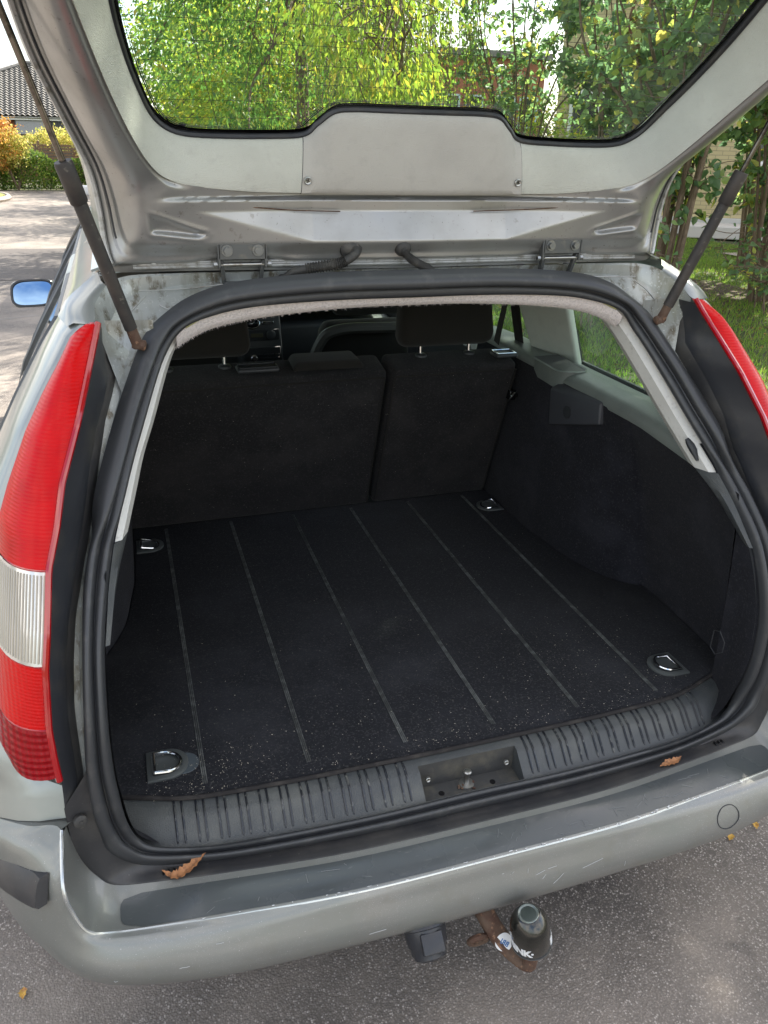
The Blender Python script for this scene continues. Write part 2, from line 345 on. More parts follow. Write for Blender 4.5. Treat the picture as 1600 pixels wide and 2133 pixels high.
# kerb stones along the lawn, one by one
kerb_root = empty('kerb', (1.68, -6, 0), 'row of low grey kerb stones between asphalt and lawn', 'kerb')
kv, kf = box((0, 0, .02), (.13, .985, .19), .012)
kme = None
for i in range(36):
    if kme is None:
        o = mk('kerb_stone', kv, kf, M['kerb'], kerb_root); kme = o.data
    else: o = bpy.data.objects.new('kerb_stone', kme); put(o, kerb_root)
    o.matrix_parent_inverse = Matrix(); o.location = (0, .5+i, 0)
sheet('garden_path', 8.6, 20, 8.7, 9.8, .172, M['pathm'])
# bitumen repair patches and cracks on the far road
for (x, y, w, d) in ((-1.9, 11.5, 1.5, 3.2),):
    sheet('road_patch', x-w/2, x+w/2, y-d/2, y+d/2, .004, mat('repair_asphalt', (.085, .075, .07), .85, layers=[(90, (.16, .145, .13), .5, .7, 4)], bumps=[(160, .6, .003)]))
def crack(pts):
    P = cr([(x, y, 0) for x, y in pts], 10); P[:, 0] += RNG.normal(0, .008, len(P)); P[:, 1] += RNG.normal(0, .012, len(P))
    w = .006; rows = [P+[0, -w, .004], P+[0, w, .004]]
    V, F = loft(rows); mk('road_crack', V, F, M['blackplastic'], None, smooth=False, kind='structure')
crack([(-2.6, 4.05), (-2.1, 4.0), (-1.6, 3.98), (-1.25, 3.95)]); crack([(-2.2, 3.2), (-1.8, 3.3), (-1.4, 3.33), (-1.1, 3.4)])
crack([(-4.5, 7.2), (-3.2, 7.5), (-2.2, 7.3), (-1.2, 7.6)])

# ================================================================== THE CAR
car = empty('estate_car', CAR, 'silver estate car seen from behind with its tailgate raised and its black carpeted boot empty', 'car')
NS = 10
SIN = np.array([(0, .012, .5), (.2, .010, .5), (.40, .018, .5), (.50, .028, .5), (.575, .040, .51), (.607, .045, .535), (.618, .040, .58), (.622, .030, .635),
    (.626, .029, .70), (.624, .041, .791), (.616, .085, .898), (.602, .144, .970), (.588, .19, 1.02), (.568, .235, 1.07), (.548, .28, 1.12), (.524, .315, 1.17),
    (.491, .371, 1.242), (.470, .397, 1.278), (.440, .405, 1.314), (.390, .42, 1.333), (.30, .43, 1.347), (.15, .437, 1.352), (0, .44, 1.352)])
SOUT = np.array([(0, -.014, .485), (.2, -.013, .485), (.40, -.002, .485), (.51, .009, .488), (.60, .016, .504), (.641, .010, .548), (.657, .018, .585), (.664, .020, .636),
    (.664, .030, .715), (.657, .043, .796), (.646, .089, .902), (.636, .147, .973), (.621, .193, 1.023), (.597, .215, 1.095), (.573, .254, 1.149), (.542, .31, 1.219),
    (.508, .357, 1.28), (.488, .377, 1.311), (.458, .393, 1.338), (.405, .40, 1.365), (.33, .405, 1.382), (.17, .408, 1.392), (0, .408, 1.392)])
def full(P):
    P = np.asarray(P); return np.concatenate([P, (P[::-1]*[-1, 1, 1])[1:-1]])
def seal_profile(pts, h):
    A = cr(full(SIN), NS, True); B = cr(full(SOUT), NS, True)
    # smooth both loops a little
    for _ in range(3):
        A = (np.roll(A, 1, 0)+2*A+np.roll(A, -1, 0))/4; B = (np.roll(B, 1, 0)+2*B+np.roll(B, -1, 0))/4
    T = np.roll(A+B, -1, 0)-np.roll(A+B, 1, 0); T /= np.linalg.norm(T, axis=1)[:, None]
    a = B-A; n = np.cross(T, a); n /= np.linalg.norm(n, axis=1)[:, None]
    if n[:, 1].mean() > 0: n = -n
    return [A+a*u+n*(v*h) for u, v in pts]
V, F = loft(seal_profile([(-.06, -.9), (-.02, .0), (.02, .35), (.10, .62), (.20, .70), (.31, .60), (.39, .32), (.43, .10), (.47, .06), (.50, .12), (.54, .5), (.62, .86), (.72, 1.0), (.83, .96), (.93, .7), (1.0, .25), (1.0, -.2), (.97, -1.)], .017), cu=True)
seal = mk('door_seal', V, F, M['rubber'], car, ang=60)
V, F = loft(seal_profile([(.40, .16), (.43, .20), (.47, .17)], .021), cu=True)
mk('seal_lip', V, F, M['blackplastic'], seal)

def lut(tab):  # tab rows (x,y,z) with z monotone
    t = np.array(sorted(tab, key=lambda r: r[2])); return lambda z: (np.interp(z, t[:, 2], t[:, 0]), np.interp(z, t[:, 2], t[:, 1]))
G_T = lut([(.563, .392, 1.345), (.559, .390, 1.308), (.556, .381, 1.276), (.548, .372, 1.255), (.558, .345, 1.225), (.574, .316, 1.189), (.592, .269, 1.128), (.608, .243, 1.062), (.631, .193, .991), (.651, .138, .926), (.661, .102, .867), (.668, .076, .802), (.669, .068, .763), (.669, .052, .694), (.672, .03, .64)])
LI_T = lut([(.569, .344, 1.343), (.577, .323, 1.319), (.612, .227, 1.22), (.644, .176, 1.141), (.658, .141, 1.084), (.675, .112, 1.033), (.687, .07, .949), (.696, .052, .898), (.703, .028, .81), (.702, .018, .76), (.70, .014, .722), (.704, .010, .66)])
LO_T = lut([(.572, .346, 1.348), (.591, .346, 1.34), (.612, .342, 1.324), (.634, .313, 1.29), (.663, .294, 1.247), (.692, .268, 1.199), (.728, .243, 1.123), (.747, .227, 1.076), (.757, .207, 1.019), (.772, .178, .93), (.780, .15, .858), (.787, .095, .758), (.77, .073, .721), (.74, .058, .693), (.705, .045, .683), (.7045, .02, .62)])
SO_T = lut([tuple(p) for p in SOUT[7:18]])
for s in (1, -1):
    side = (lambda V, F, s=s: (V, F) if s > 0 else mir(V, F))
    zs = np.linspace(.66, 1.335, 60)
    r0, r1, r2, r3, r4, r5 = [], [], [], [], [], []
    for z in zs:
        so = SO_T(z); g = G_T(z); li = LI_T(z)
        r0.append((so[0]-.004, so[1]+.012, z)); r1.append((so[0]*.6+g[0]*.4+.002, max(so[1], g[1])+.008, z-.001)); r2.append((g[0]+.003, g[1]+.006, z))
        q = .55; step = .012*min(1, max(0, (1.25-z)/.1))
        r3.append((g[0]+.0045, g[1]-.002, z)); r4.append((g[0]*(1-q)+li[0]*q, g[1]*(1-q)+li[1]*q+.004, z)); r5.append((li[0]-.0015, li[1]+.004, z))
    V, F = loft([r0, r1, r2]); mk('gutter_panel', *side(V, F), M['gutter'], car)
    # two layers of the black surround: matt inner face and smoother outer strip
    k = .5
    ra = [tuple(np.array(a)*(1-k)+np.array(b)*k+[0, -.001, 0]) for a, b in zip(r3, r4)]
    V, F = loft([r2, r3, ra]); sur = mk('light_surround', *side(V, F), M['dustyplastic'], car)
    rb = [tuple(np.array(p)+np.array([.0005, -.004, 0])) for p in ra]
    V, F = loft([ra, rb, [tuple(np.array(p)+np.array([0, -.003, 0])) for p in r4], r5]); mk('surround_strip', *side(V, F), M['blackplastic'], sur)
# corner panels above the opening (dirty gutter under the gate) in one sheet across the car
cin = cr(SOUT[15:23], 8)+[0, .010, -.004]
couter = cr([(.575, .36, 1.340), (.572, .400, 1.362), (.553, .440, 1.385), (.515, .468, 1.396), (.43, .478, 1.397), (.33, .480, 1.397), (.17, .480, 1.397), (0, .478, 1.397)], 8)
m1 = cin*.75+couter*.25+[0, .020, -.010]; m2 = cin*.3+couter*.7+[0, .022, -.010]; m3 = cin*.08+couter*.92+[0, .002, 0]
V, F = loft([cin, m1, m2, m3, couter]); V2, F2 = mir(V, F); mk('gutter_corner_panel', *join((V, F), (V2, F2)), M['gutter'], car)
# pressed seams and a bonded joint in the corner panels
for s in (1, -1):
    for P in ([(.50, .455, 1.372), (.42, .466, 1.372), (.33, .470, 1.379), (.27, .462, 1.383)], [(.47, .43, 1.352), (.455, .425, 1.345), (.44, .415, 1.345), (.42, .41, 1.352)], [(.53, .42, 1.33), (.51, .425, 1.35), (.49, .44, 1.366)]):
        P = cr([(s*x, y-.001, z) for x, y, z in P], 6); mk('body_seam', *tube(P, .0013, 6), M['steel'], car)

# ---- body sides
SXZ = np.array([.24, .4, .6, .75, .8, .86, .9, .95, 1.0, 1.1, 1.2, 1.29, 1.33, 1.36, 1.40, 1.42]); SXX = np.array([.84, .87, .88, .874, .867, .852, .840, .828, .815, .782, .725, .668, .640, .615, .565, .52])
def taper(y): return 1-.035*max(0, (y-2.6)/2.)**2 - (.10*max(0, (y-4.0)/.7)**2)
def side(z, y):
    xo, yo = LO_T(max(z, .62)); X = float(np.interp(z, SXZ, SXX))*taper(y)
    d = min(1, max(0, (y-yo)/.17)); w = math.sqrt(max(0, 1-(1-d)**2))
    return min(X, xo+(X-xo)*w) if d < 1 else X
def patch(z0, z1, y0, y1, nz, ny, off=0., yrear=None):
    rows = []
    for z in np.linspace(z0, z1, nz):
        ya = y0 if yrear is None else LO_T(max(z, .62))[1]
        tt = np.linspace(0, 1, ny)**(1.8 if yrear else 1.)
        rows.append([(side(z, ya+(y1-ya)*t)+off, ya+(y1-ya)*t, z) for t in tt])
    return loft(rows)
def curve_patch(zlo, zhi, ys, nz, off=0.):
    rows = []
    for k in range(nz):
        t = k/(nz-1); rows.append([(side(zlo(y)+(zhi(y)-zlo(y))*t, y)+off, y, zlo(y)+(zhi(y)-zlo(y))*t) for y in ys])
    return loft(rows)
beltz = lambda y: .955+.0*y+ (.05*max(0, (1.3-y)/1.) if y < 1.3 else -.012*(y-1.3))
topz = lambda y: 1.335 if y < 2.6 else 1.335-.42*(y-2.6)**1.15
for s in (1, -1):
    sd = (lambda VF, s=s: VF if s > 0 else mir(*VF))
    V, F = join(patch(.632, 1.340, 0, .47, 44, 14, yrear=1))
    mk('quarter_panel', *sd((V, F)), M['paint'], car, thick=0)
    ys = np.linspace(.46, 1.26, 12); V, F = join(curve_patch(lambda y: .26, beltz, ys, 18), curve_patch(topz, lambda y: 1.42, ys, 5))
    mk('rear_wing', *sd((V, F)), M['paint'], car)
    ys = np.linspace(1.265, 2.15, 12); V, F = curve_patch(lambda y: .26, beltz, ys, 18); dr = mk('rear_door', *sd((V, F)), M['paint'], car)
    hx = side(.80, 1.5)+.016
    P = cr([(s*(hx-.016), 1.42, .80), (s*(hx+.008), 1.46, .80), (s*(hx+.012), 1.53, .80), (s*(hx+.008), 1.60, .80), (s*(hx-.016), 1.64, .80)], 5); mk('door_handle', *tube(P, .011, 8), M['paint'], dr)
    ys = np.linspace(2.155, 3.15, 12); V, F = curve_patch(lambda y: .26, beltz, ys, 18); fd = mk('front_door', *sd((V, F)), M['paint'], car)
    P = cr([(s*(hx-.020), 2.32, .80), (s*(hx+.006), 2.36, .80), (s*(hx+.010), 2.43, .80), (s*(hx+.006), 2.50, .80), (s*(hx-.020), 2.54, .80)], 5); mk('door_handle', *tube(P, .011, 8), M['paint'], fd)
    ys = np.linspace(3.155, 4.62, 16); V, F = curve_patch(lambda y: .30, lambda y: beltz(y)-.02-.05*(y-3.15), ys, 18); mk('front_wing', *sd((V, F)), M['paint'], car)
    ys = np.linspace(1.265, 3.5, 20); V, F = curve_patch(topz, lambda y: topz(y)+.05, ys, 4); mk('roof_rail', *sd((V, F)), M['paint'], car)
    # windows in the band between belt and roof, each one pane, black pillars between them
    for nm, y0, y1 in (('quarter_window', .49, 1.10), ('rear_door_window', 1.30, 2.02), ('front_door_window', 2.14, 3.10)):
        ys = np.linspace(y0, y1, 10)
        zb = (lambda y: 1.012) if nm == 'quarter_window' else (lambda y: beltz(y)+.014)
        V, F = curve_patch(zb, lambda y: topz(y)-.012, ys, 8, -.006)
        w = mk(nm, *sd((V, F)), M['sideglass'], car, thick=.004)
        edge = [(side(zb(y), y)-.006, y, zb(y)) for y in ys]+[(side(z, y1)-.006, y1, z) for z in np.linspace(zb(y1), topz(y1)-.012, 8)][1:]+[(side(topz(y)-.012, y)-.006, y, topz(y)-.012) for y in ys[::-1]][1:]+[(side(z, y0)-.006, y0, z) for z in np.linspace(topz(y0)-.012, zb(y0), 8)][1:-1]
        E = np.array([(s*a, b, c) for a, b, c in edge]); E = np.vstack([E, E[:1]])
        mk('window_seal', *tube(E, .0085, 6, caps=False), M['rubber'], w)
    V1 = curve_patch(lambda y: max(beltz(y), .9), lambda y: 1.016, np.linspace(.46, 1.12, 9), 3, -.001); V2 = curve_patch(beltz, topz, np.linspace(1.106, 1.285, 5), 8, -.003)
    V3 = curve_patch(beltz, topz, np.linspace(2.03, 2.13, 3), 8, -.003); V4 = curve_patch(beltz, topz, np.linspace(.46, .495, 2), 8, -.001)
    mk('window_pillar', *sd(join(V1, V4)), M['paint'], car); mk('window_pillar', *sd(V2), M['blackplastic'], car); mk('window_pillar', *sd(V3), M['blackplastic'], car)
    V, F = curve_patch(lambda y: beltz(y)-.004, lambda y: beltz(y)+.010, np.linspace(.50, 3.1, 30), 3, .004); mk('belt_moulding', *sd((V, F)), M['rubber'], car)
# shoulder caps between gate corner and the lights
for s in (1, -1):
    a = cr([(.553, .440, 1.385), (.572, .400, 1.362), (.575, .36, 1.3425), (.590, .346, 1.341)], 6)
    b = cr([(.560, .452, 1.392), (.588, .408, 1.372), (.610, .382, 1.358), (.618, .358, 1.336)], 6)
    c = cr([(.556, .475, 1.405), (.588, .470, 1.386), (.615, .465, 1.362), (.636, .455, 1.338)], 6)
    V, F = loft([a, a*.5+b*.5+[.003, -.003, .004], b, b*.5+c*.5+[.006, 0, .006], c]); mk('shoulder_cap', *((V, F) if s > 0 else mir(V, F)), M['paint'], car, ang=80)
rows = []
for y in np.linspace(.485, 3.0, 16):
    rows.append([(x, y+.0*abs(x), 1.405+.055*(1-(x/.575)**4)-.0+.012*math.sin((y-.5)/2.5*math.pi)-.02*max(0, (y-2.4))) for x in np.linspace(-.575, .575, 25)])
mk('roof_panel', *loft(rows), M['paint'], car, thick=.004)
rows = []
for t in np.linspace(0, 1, 8):
    y = 3.0+.75*t; z = 1.44-.50*t**1.1; w = .57+.14*t
    rows.append([(x, y+.10*(1-(x/w)**2)*1., z) for x in np.linspace(-w, w, 15)])
mk('windscreen', *loft(rows), M['sideglass'], car, thick=.005)
rows = []
for t in np.linspace(0, 1, 10):
    y = 3.82+.82*t; z = .945-.13*t-.06*t**4; w = .76-.10*t
    rows.append([(x, y-.0*x, z-.06*abs(x/w)**4) for x in np.linspace(-w, w, 15)])
mk('bonnet', *loft(rows), M['paint'], car, thick=.004)
rows = []
for z, yy, k in ((.25, 4.60, .9), (.35, 4.70, .95), (.5, 4.74, .97), (.62, 4.72, .95), (.76, 4.66, .88)):
    rows.append([(.84*k*math.sin(a), yy-.42*(1-math.cos(a))**1.2, z) for a in np.linspace(-1.45, 1.45, 21)])
mk('front_bumper', *loft(rows), M['bumper'], car, thick=.004)
mk('underbody', *box((0, 2.3, .30), (1.5, 4.1, .14), .03), M['blackplastic'], car)
mk('boot_floor_pan', *box((0, .72, .44), (1.30, 1.26, .04), .01), M['blackplastic'], car)
for s in (1, -1):
    for y in (.98, 3.74):
        t = mk('wheel', *lathe((s*.80, y, .31), (s, 0, 0), [(-.10, .29), (-.09, .31), (.08, .312), (.10, .295), (.10, .21), (-.02, .20), (-.02, .05)], 28), M['tyre'], car)
        V, F = lathe((s*.80, y, .31), (s, 0, 0), [(.0, .205), (.095, .208), (.092, .19), (.03, .18), (.03, .17)], 28)
        sp = [box((s*.80+s*.075, y+.10*math.cos(a), .31+.10*math.sin(a)), (.03, .15, .035), .006, 1, Matrix.Rotation(a, 3, 'X')) for a in np.arange(5)*2*math.pi/5]
        mk('rim', *join((V, F), *sp, lathe((s*.80, y, .31), (s, 0, 0), [(.03, .05), (.09, .045), (.095, .02)], 14)), M['bracket'], t)
# ---- tail lights
def light_band(z0, z1, m, off, n=26, ring=9):
    rows = []
    for z in np.linspace(z0, z1, n):
        a = np.array([*LI_T(z), z]); b = np.array([*LO_T(z), z]); r = []
        zt = (1.343-z)/.03; wv = min(1, max(.15, zt))
        for k in range(ring):
            t = k/(ring-1); p = a*(1-t)+b*t
            bulge = math.sin(math.pi*t)**.8*.020*wv
            p = p+np.array([bulge*.45+off*.5, -bulge-off, 0]); r.append(tuple(p))
        rows.append(r)
    return loft(rows)
for s in (1, -1):
    sd = (lambda VF, s=s: VF if s > 0 else mir(*VF))
    t = mk('tail_light', *sd(light_band(.722, 1.343, None, -.004, 50)), M['lensrim'], car, label=None)
    mk('red_lens', *sd(light_band(1.032, 1.342, None, .003, 50)), M['lensred'], t)
    mk('clear_lens', *sd(light_band(.903, 1.0305, None, .004, 20)), M['lensclear'], t)
    mk('lower_red_lens', *sd(light_band(.809, .9015, None, .003, 16)), M['lensred2'], t)
    mk('reflector_lens', *sd(light_band(.727, .8075, None, .003, 14)), M['lensdark'], t)
    zz = np.linspace(.722, 1.343, 60)
    P = np.array([(s*(LI_T(z)[0]+.001), LI_T(z)[1]-.004, z) for z in zz]); mk('lens_rim', *tube(P, .0052, 8), M['lensrim'], t)
    for zc in (1.0312, .9022, .8082):
        a = np.array([LI_T(zc)[0], LI_T(zc)[1], zc]); b = np.array([LO_T(zc)[0], LO_T(zc)[1], zc])
        P = np.array([a*(1-q)+b*q+np.array([.009*math.sin(math.pi*q), -.020*math.sin(math.pi*q)**.8-.004, 0]) for q in np.linspace(0.02, .98, 12)])*[s, 1, 1]
        mk('lens_divider', *tube(P, .0016, 5), M['lensrim'], t)
    # ribs moulded in the clear lens
    rib = []
    for q in np.linspace(.04, .96, 20):
        P = []
        for z in np.linspace(.908, 1.026, 9):
            a = np.array([*LI_T(z), z]); b = np.array([*LO_T(z), z])
            P.append((a*(1-q)+b*q+np.array([.009*math.sin(math.pi*q)+.002, -.020*math.sin(math.pi*q)**.8-.0045, 0]))*[s, 1, 1])
        rib.append(tube(P, .0014, 5, caps=False))
    mk('lens_ribs', *join(*rib), M['lensrib'], t, kind='stuff')

# ---- rear bumper
C = [  # column: ridge, crease, bulge, lower, tuck, under
 [(0, -.118, .472), (0, -.128, .448), (0, -.145, .38), (0, -.138, .31), (0, -.10, .25), (0, -.03, .22)],
 [(.25, -.116, .472), (.25, -.127, .45), (.25, -.144, .385), (.25, -.136, .31), (.25, -.1, .25), (.25, -.03, .22)],
 [(.458, -.100, .473), (.46, -.118, .455), (.462, -.138, .39), (.462, -.13, .32), (.46, -.1, .26), (.46, -.03, .23)],
 [(.57, -.088, .473), (.573, -.108, .463), (.578, -.128, .40), (.578, -.12, .33), (.57, -.09, .265), (.56, -.02, .235)],
 [(.65, -.078, .474), (.655, -.095, .466), (.665, -.112, .41), (.665, -.105, .34), (.655, -.07, .275), (.63, 0, .24)],
 [(.6885, -.077, .490), (.70, -.085, .475), (.715, -.09, .42), (.718, -.085, .35), (.705, -.05, .28), (.67, .02, .245)],
 [(.707, -.068, .53), (.722, -.07, .50), (.745, -.064, .43), (.75, -.058, .355), (.735, -.025, .285), (.70, .05, .25)],
 [(.7145, -.056, .575), (.738, -.052, .53), (.77, -.036, .44), (.776, -.03, .36), (.76, 0, .29), (.72, .08, .255)],
 [(.709, -.02, .626), (.758, -.02, .57), (.80, 0, .45), (.805, .005, .365), (.79, .04, .295), (.74, .12, .26)],
 [(.759, .006, .627), (.795, .025, .57), (.828, .05, .45), (.83, .055, .37), (.815, .08, .3), (.77, .16, .265)],
 [(.804, .045, .627), (.83, .07, .57), (.852, .10, .45), (.853, .105, .37), (.835, .13, .3), (.79, .2, .27)],
 [(.85, .12, .627), (.865, .16, .57), (.878, .2, .45), (.877, .2, .37), (.86, .2, .3), (.81, .27, .27)],
 [(.872, .25, .627), (.882, .3, .57), (.888, .33, .45), (.885, .33, .37), (.865, .33, .3), (.82, .36, .27)],
 [(.876, .45, .627), (.885, .45, .57), (.889, .45, .45), (.886, .45, .37), (.87, .45, .3), (.82, .45, .27)]]
C = np.array(C)
C[8, 0] = (.712, .004, .630); C[9, 0] = (.762, .026, .631); C[10, 0] = (.822, .070, .631); C[11, 0] = (.868, .14, .631); C[12, 0] = (.878, .26, .631); C[13, 0] = (.879, .45, .631)
C[8, 1] = (.758, -.014, .590); C[9, 1] = (.798, .020, .588); C[10, 1] = (.842, .07, .588)
_b = C[:, 2]; _t = np.gradient(_b[:, :2], axis=0); _t /= np.linalg.norm(_t, axis=1)[:, None]; _n = np.stack([-_t[:, 1], _t[:, 0]], 1)
for _k, _d, _z in ((3, .050, .315), (4, .100, .262), (5, .17, .225)): C[:, _k, :2] = _b[:, :2]+_n*_d; C[:, _k, 2] = _z+(_b[:, 2]-.38)*.5
Cf = np.concatenate([(C[::-1]*[-1, 1, 1]), C[1:]])     # left .. right
rowsB = [cr(Cf[:, k], 6) for k in range(6)]
dense = [cr(np.array([rowsB[k][j] for k in range(6)]), 5) for j in range(len(rowsB[0]))]
rowsB2 = [np.array([d[i] for d in dense]) for i in range(len(dense[0]))]
for _s in (1, -1):
    _a = cr(C[8:, 0], 6)*[_s, 1, 1]; mk('bumper_lip', *loft([_a, _a*[.93, 1, 1]+[0, .045, -.004]]), M['bumper'], car)
bumper = mk('rear_bumper', *loft(rowsB2), M['bumper'], car, ang=60)
PAD = np.array([(0, -.050, .488), (.25, -.047, .488), (.47, -.027, .488), (.58, -.012, .488), (.648, .0, .490), (.675, .012, .508), (.693, .02, .538), (.702, .020, .582), (.705, .012, .629)])
PADf = cr(np.concatenate([(PAD[::-1]*[-1, 1, 1]), PAD[1:]]), 6)
RDG = C[:9, 0]; RDGf = cr(np.concatenate([(RDG[::-1]*[-1, 1, 1]), RDG[1:]]), 6)
rows = []
for t in np.linspace(0, 1, 9):
    sag = -.004*math.sin(math.pi*t); rnd = .006*max(0, t-.8)/.2
    r = PADf*(1-t)+RDGf*t
    flat = np.clip((.62-np.abs(r[:, 0]))/.1, 0, 1)[:, None]
    r = r+np.array([0, 0, 1.])*(flat*(.0035*math.sin(math.pi*t)))+np.array([0, 0, sag])*(1-flat)*1.5
    rows.append(r)
STEP = rows
mk('bumper_step', *loft(rows), M['bumper'], bumper)
# rounded edge of the ridge, its sky highlight painted in as lighter colour
mk('bumper_ridge', *tube(RDGf+[0, .0015, -.0026], .0032, 8), mat('highlight_edge_paint', (.50, .52, .51), .24, .7, 1.), bumper)
# protective film on the step
def step_point(x, v):
    xs = STEP[4][:, 0]; i = int(np.clip(np.searchsorted(xs, x), 1, len(xs)-1)); f = (x-xs[i-1])/(xs[i]-xs[i-1])
    k = v*(len(STEP)-1); a = int(min(k, len(STEP)-2)); g = k-a
    q = lambda R: R[i-1]*(1-f)+R[i]*f
    return q(STEP[a])*(1-g)+q(STEP[a+1])*g
rows = []
for v in np.linspace(0, 1, 9):
    vv = .20+.74*v; e = abs(2*v-1); ins = .035*(1-math.sqrt(max(0, 1-e**4)))
    r = []
    for x in np.linspace(-.642+ins, .655-ins, 60): p = step_point(x, vv); r.append((x, p[1], p[2]+.0012))
    rows.append(r)
mk('protective_film', *loft(rows), M['film'], bumper)
# scratches and chipped paint along the edge
sc = []
def flat_chip(c, L, w, ang, z=.0):
    c = np.array(c); u = np.array([math.cos(ang), math.sin(ang), 0]); q = np.array([-u[1], u[0], 0])
    n = random.randint(5, 8); P = []
    for k in range(n): a = 2*math.pi*k/n; P.append(c+u*L*math.cos(a)*random.uniform(.6, 1)+q*w*math.sin(a)*random.uniform(.5, 1))
    return prism(P, (0, 0, .0006))
for i in range(110):
    x = random.choice([random.gauss(.30, .12), random.uniform(-.55, .6)]); p = RDGf[np.argmin(abs(RDGf[:, 0]-x))]
    sc.append(flat_chip((x, p[1]+random.uniform(-.003, .009), p[2]+.0020), random.uniform(.0008, .0055), random.uniform(.0005, .0016), random.uniform(-.2, .25)))
mk('chipped_paint', *join(*sc), M['white'], bumper, smooth=False, kind='stuff')
sc = []
for i in range(34):
    x = random.choice([random.gauss(.2, .12), random.uniform(-.5, .6)]); v = random.uniform(.3, .85); p = step_point(x, v)
    a = random.uniform(-.2, 2.6); L = random.uniform(.008, .035); u = np.array([math.cos(a)*L, 0, 0]); v2 = min(.9, max(.28, v+math.sin(a)*L*7))
    P = [step_point(x+(math.cos(a)*L)*t, v+(v2-v)*t)+[0, 0, .0022] for t in np.linspace(0, 1, 4)]
    sc.append(tube(P, .00035, 4))
mk('scratches', *join(*sc), mat('scratch_grey', (.22, .23, .23), .5), bumper, smooth=False, kind='stuff')
def bump_face(x, k):     # point on outer face, k in 0..len(rowsB2)
    R = rowsB2[k]; i = np.argmin(abs(R[:, 0]-x)); return R[i]
sc = []
for (x, z, L, a) in ((.065, .425, .020, .3), (.078, .415, .012, .9), (.05, .432, .010, 1.4), (.16, .415, .045, .25), (.25, .395, .014, 1.45), (-.25, .40, .03, .05), (.10, .40, .03, .8), (.0, .442, .004, 0), (.02, .438, .004, 1), (-.56, .42, .016, .1), (-.50, .445, .012, 0), (-.66, .41, .006, .3), (.09, .43, .018, .1)):
    q = [];
    for t in np.linspace(0, 1, 4):
        X = x+math.cos(a)*L*t; Z = z+math.sin(a)*L*t*.7
        col = np.array([R[np.argmin(abs(R[:, 0]-X))] for R in rowsB2]); Y = np.interp(-Z, -col[:, 2], col[:, 1]); q.append((X, Y-.0006, Z))
    sc.append(tube(q, .0004, 4))
mk('scratches', *join(*sc), mat('pale_scratch', (.50, .51, .50), .6), bumper, smooth=False, kind='stuff')
# round towing eye cover, right of centre
col = rowsB2
def face_pt(X, Z, off=.001):
    cl = np.array([R[np.argmin(abs(R[:, 0]-X))] for R in rowsB2]); return (X, np.interp(-Z, -cl[:, 2], cl[:, 1])-off, Z)
P = [face_pt(.49+.026*math.cos(a), .430+.022*math.sin(a), .0006) for a in np.linspace(0, 2*math.pi, 33)]
mk('towing_eye_cover', *tube(P, .0009, 5, caps=False), M['blackplastic'], bumper)
# black corner mouldings
for s in (1, -1):
    rows = []
    ks = [(.745, -.040, .585), (.758, -.018, .580), (.782, .005, .577), (.806, .035, .575), (.835, .085, .575), (.868, .2, .575), (.880, .42, .575)]
    kb = [(.752, -.058, .542), (.768, -.038, .530), (.795, -.008, .525), (.822, .026, .522), (.852, .08, .522), (.880, .2, .522), (.890, .42, .522)]
    A = cr(ks, 5); B = cr(kb, 5); o = A-B
    nrm = np.cross(np.gradient(A, axis=0), [0, 0, 1.]); nrm /= np.linalg.norm(nrm, axis=1)[:, None]; nrm *= np.sign((nrm*[1, -1, 0]).sum(1))[:, None]
    rows = [A-nrm*.012, A+nrm*.002, A*.85+B*.15+nrm*.006, A*.5+B*.5+nrm*.008, A*.15+B*.85+nrm*.007, B+nrm*.002, B-nrm*.012]
    V, F = loft(rows); n = len(A); F = F+[tuple(i*n for i in range(7))]
    V = [tuple(v) for v in V]
    mk('bumper_moulding', *((V, F) if s > 0 else mir(V, F)), M['dustyplastic'], bumper)
# black entry pad between seal and bumper
so = cr(np.concatenate([(SOUT[:9][::-1]*[-1, 1, 1]), SOUT[1:9]]), 6)
PQ = np.array(list(PAD[:8])+[(.7035, .015, .66)])
PADp = cr(np.concatenate([(PQ[::-1]*[-1, 1, 1]), PQ[1:]]), 6)
a = so+[0, .006, -.004]; b = PADp+[0, -.0005, .001]
rows = [a, a*.85+b*.15+[0, 0, -.003], a*.5+b*.5+[0, -.001, -.001], a*.1+b*.9+[0, -.001, .0015], b, b+[0, 0, -.02]]
pad = mk('entry_pad', *loft(rows), M['dustyplastic'], car)
for s in (1, -1):
    V = [box((s*(.570-.009*k), .0025-.0005*k, .4875), (.004, .012, .004), .0008, 1) for k in range(3)]
    mk('pad_slots', *join(*V), M['blackgloss'], pad)
    mk('rubber_stop', *lathe((s*.683, .012, .63), (-s*.35, -1, .25), [(-.006, .011), (.002, .011), (.004, .007), (.004, .003), (.006, .0025)], 16), M['hose'], pad)

# ================================================================== SILL AND BOOT
def yin(x): return float(np.interp(abs(x), [0, .2, .4, .5, .575, .62, .7], [0.002, .0, .008, .018, .030, .046, .07]))
SROW = [(.004, .497), (.016, .500), (.030, .513), (.052, .534), (.070, .5405), (.090, .5425), (.12, .540)]
def sill_pt(x, v, off=0.):
    k = v*(len(SROW)-1); a = int(min(k, len(SROW)-2)); g = k-a
    dy = SROW[a][0]*(1-g)+SROW[a+1][0]*g; z = SROW[a][1]*(1-g)+SROW[a+1][1]*g
    dz = SROW[a+1][1]-SROW[a][1]; dyy = SROW[a+1][0]-SROW[a][0]; L = math.hypot(dz, dyy)
    return np.array([x, yin(x)+dy-off*dz/L, z+off*dyy/L])
X0, X1 = -.092, .112; HV0, HV1 = .13, .62
xs = sorted(set(list(np.round(np.linspace(-.635, .635, 64), 4))+[X0, X1])); vs = sorted(set(list(np.linspace(0, 1, 19))+[HV0, HV1]))
V = [sill_pt(x, v) for v in vs for x in xs]; F = []
n = len(xs)
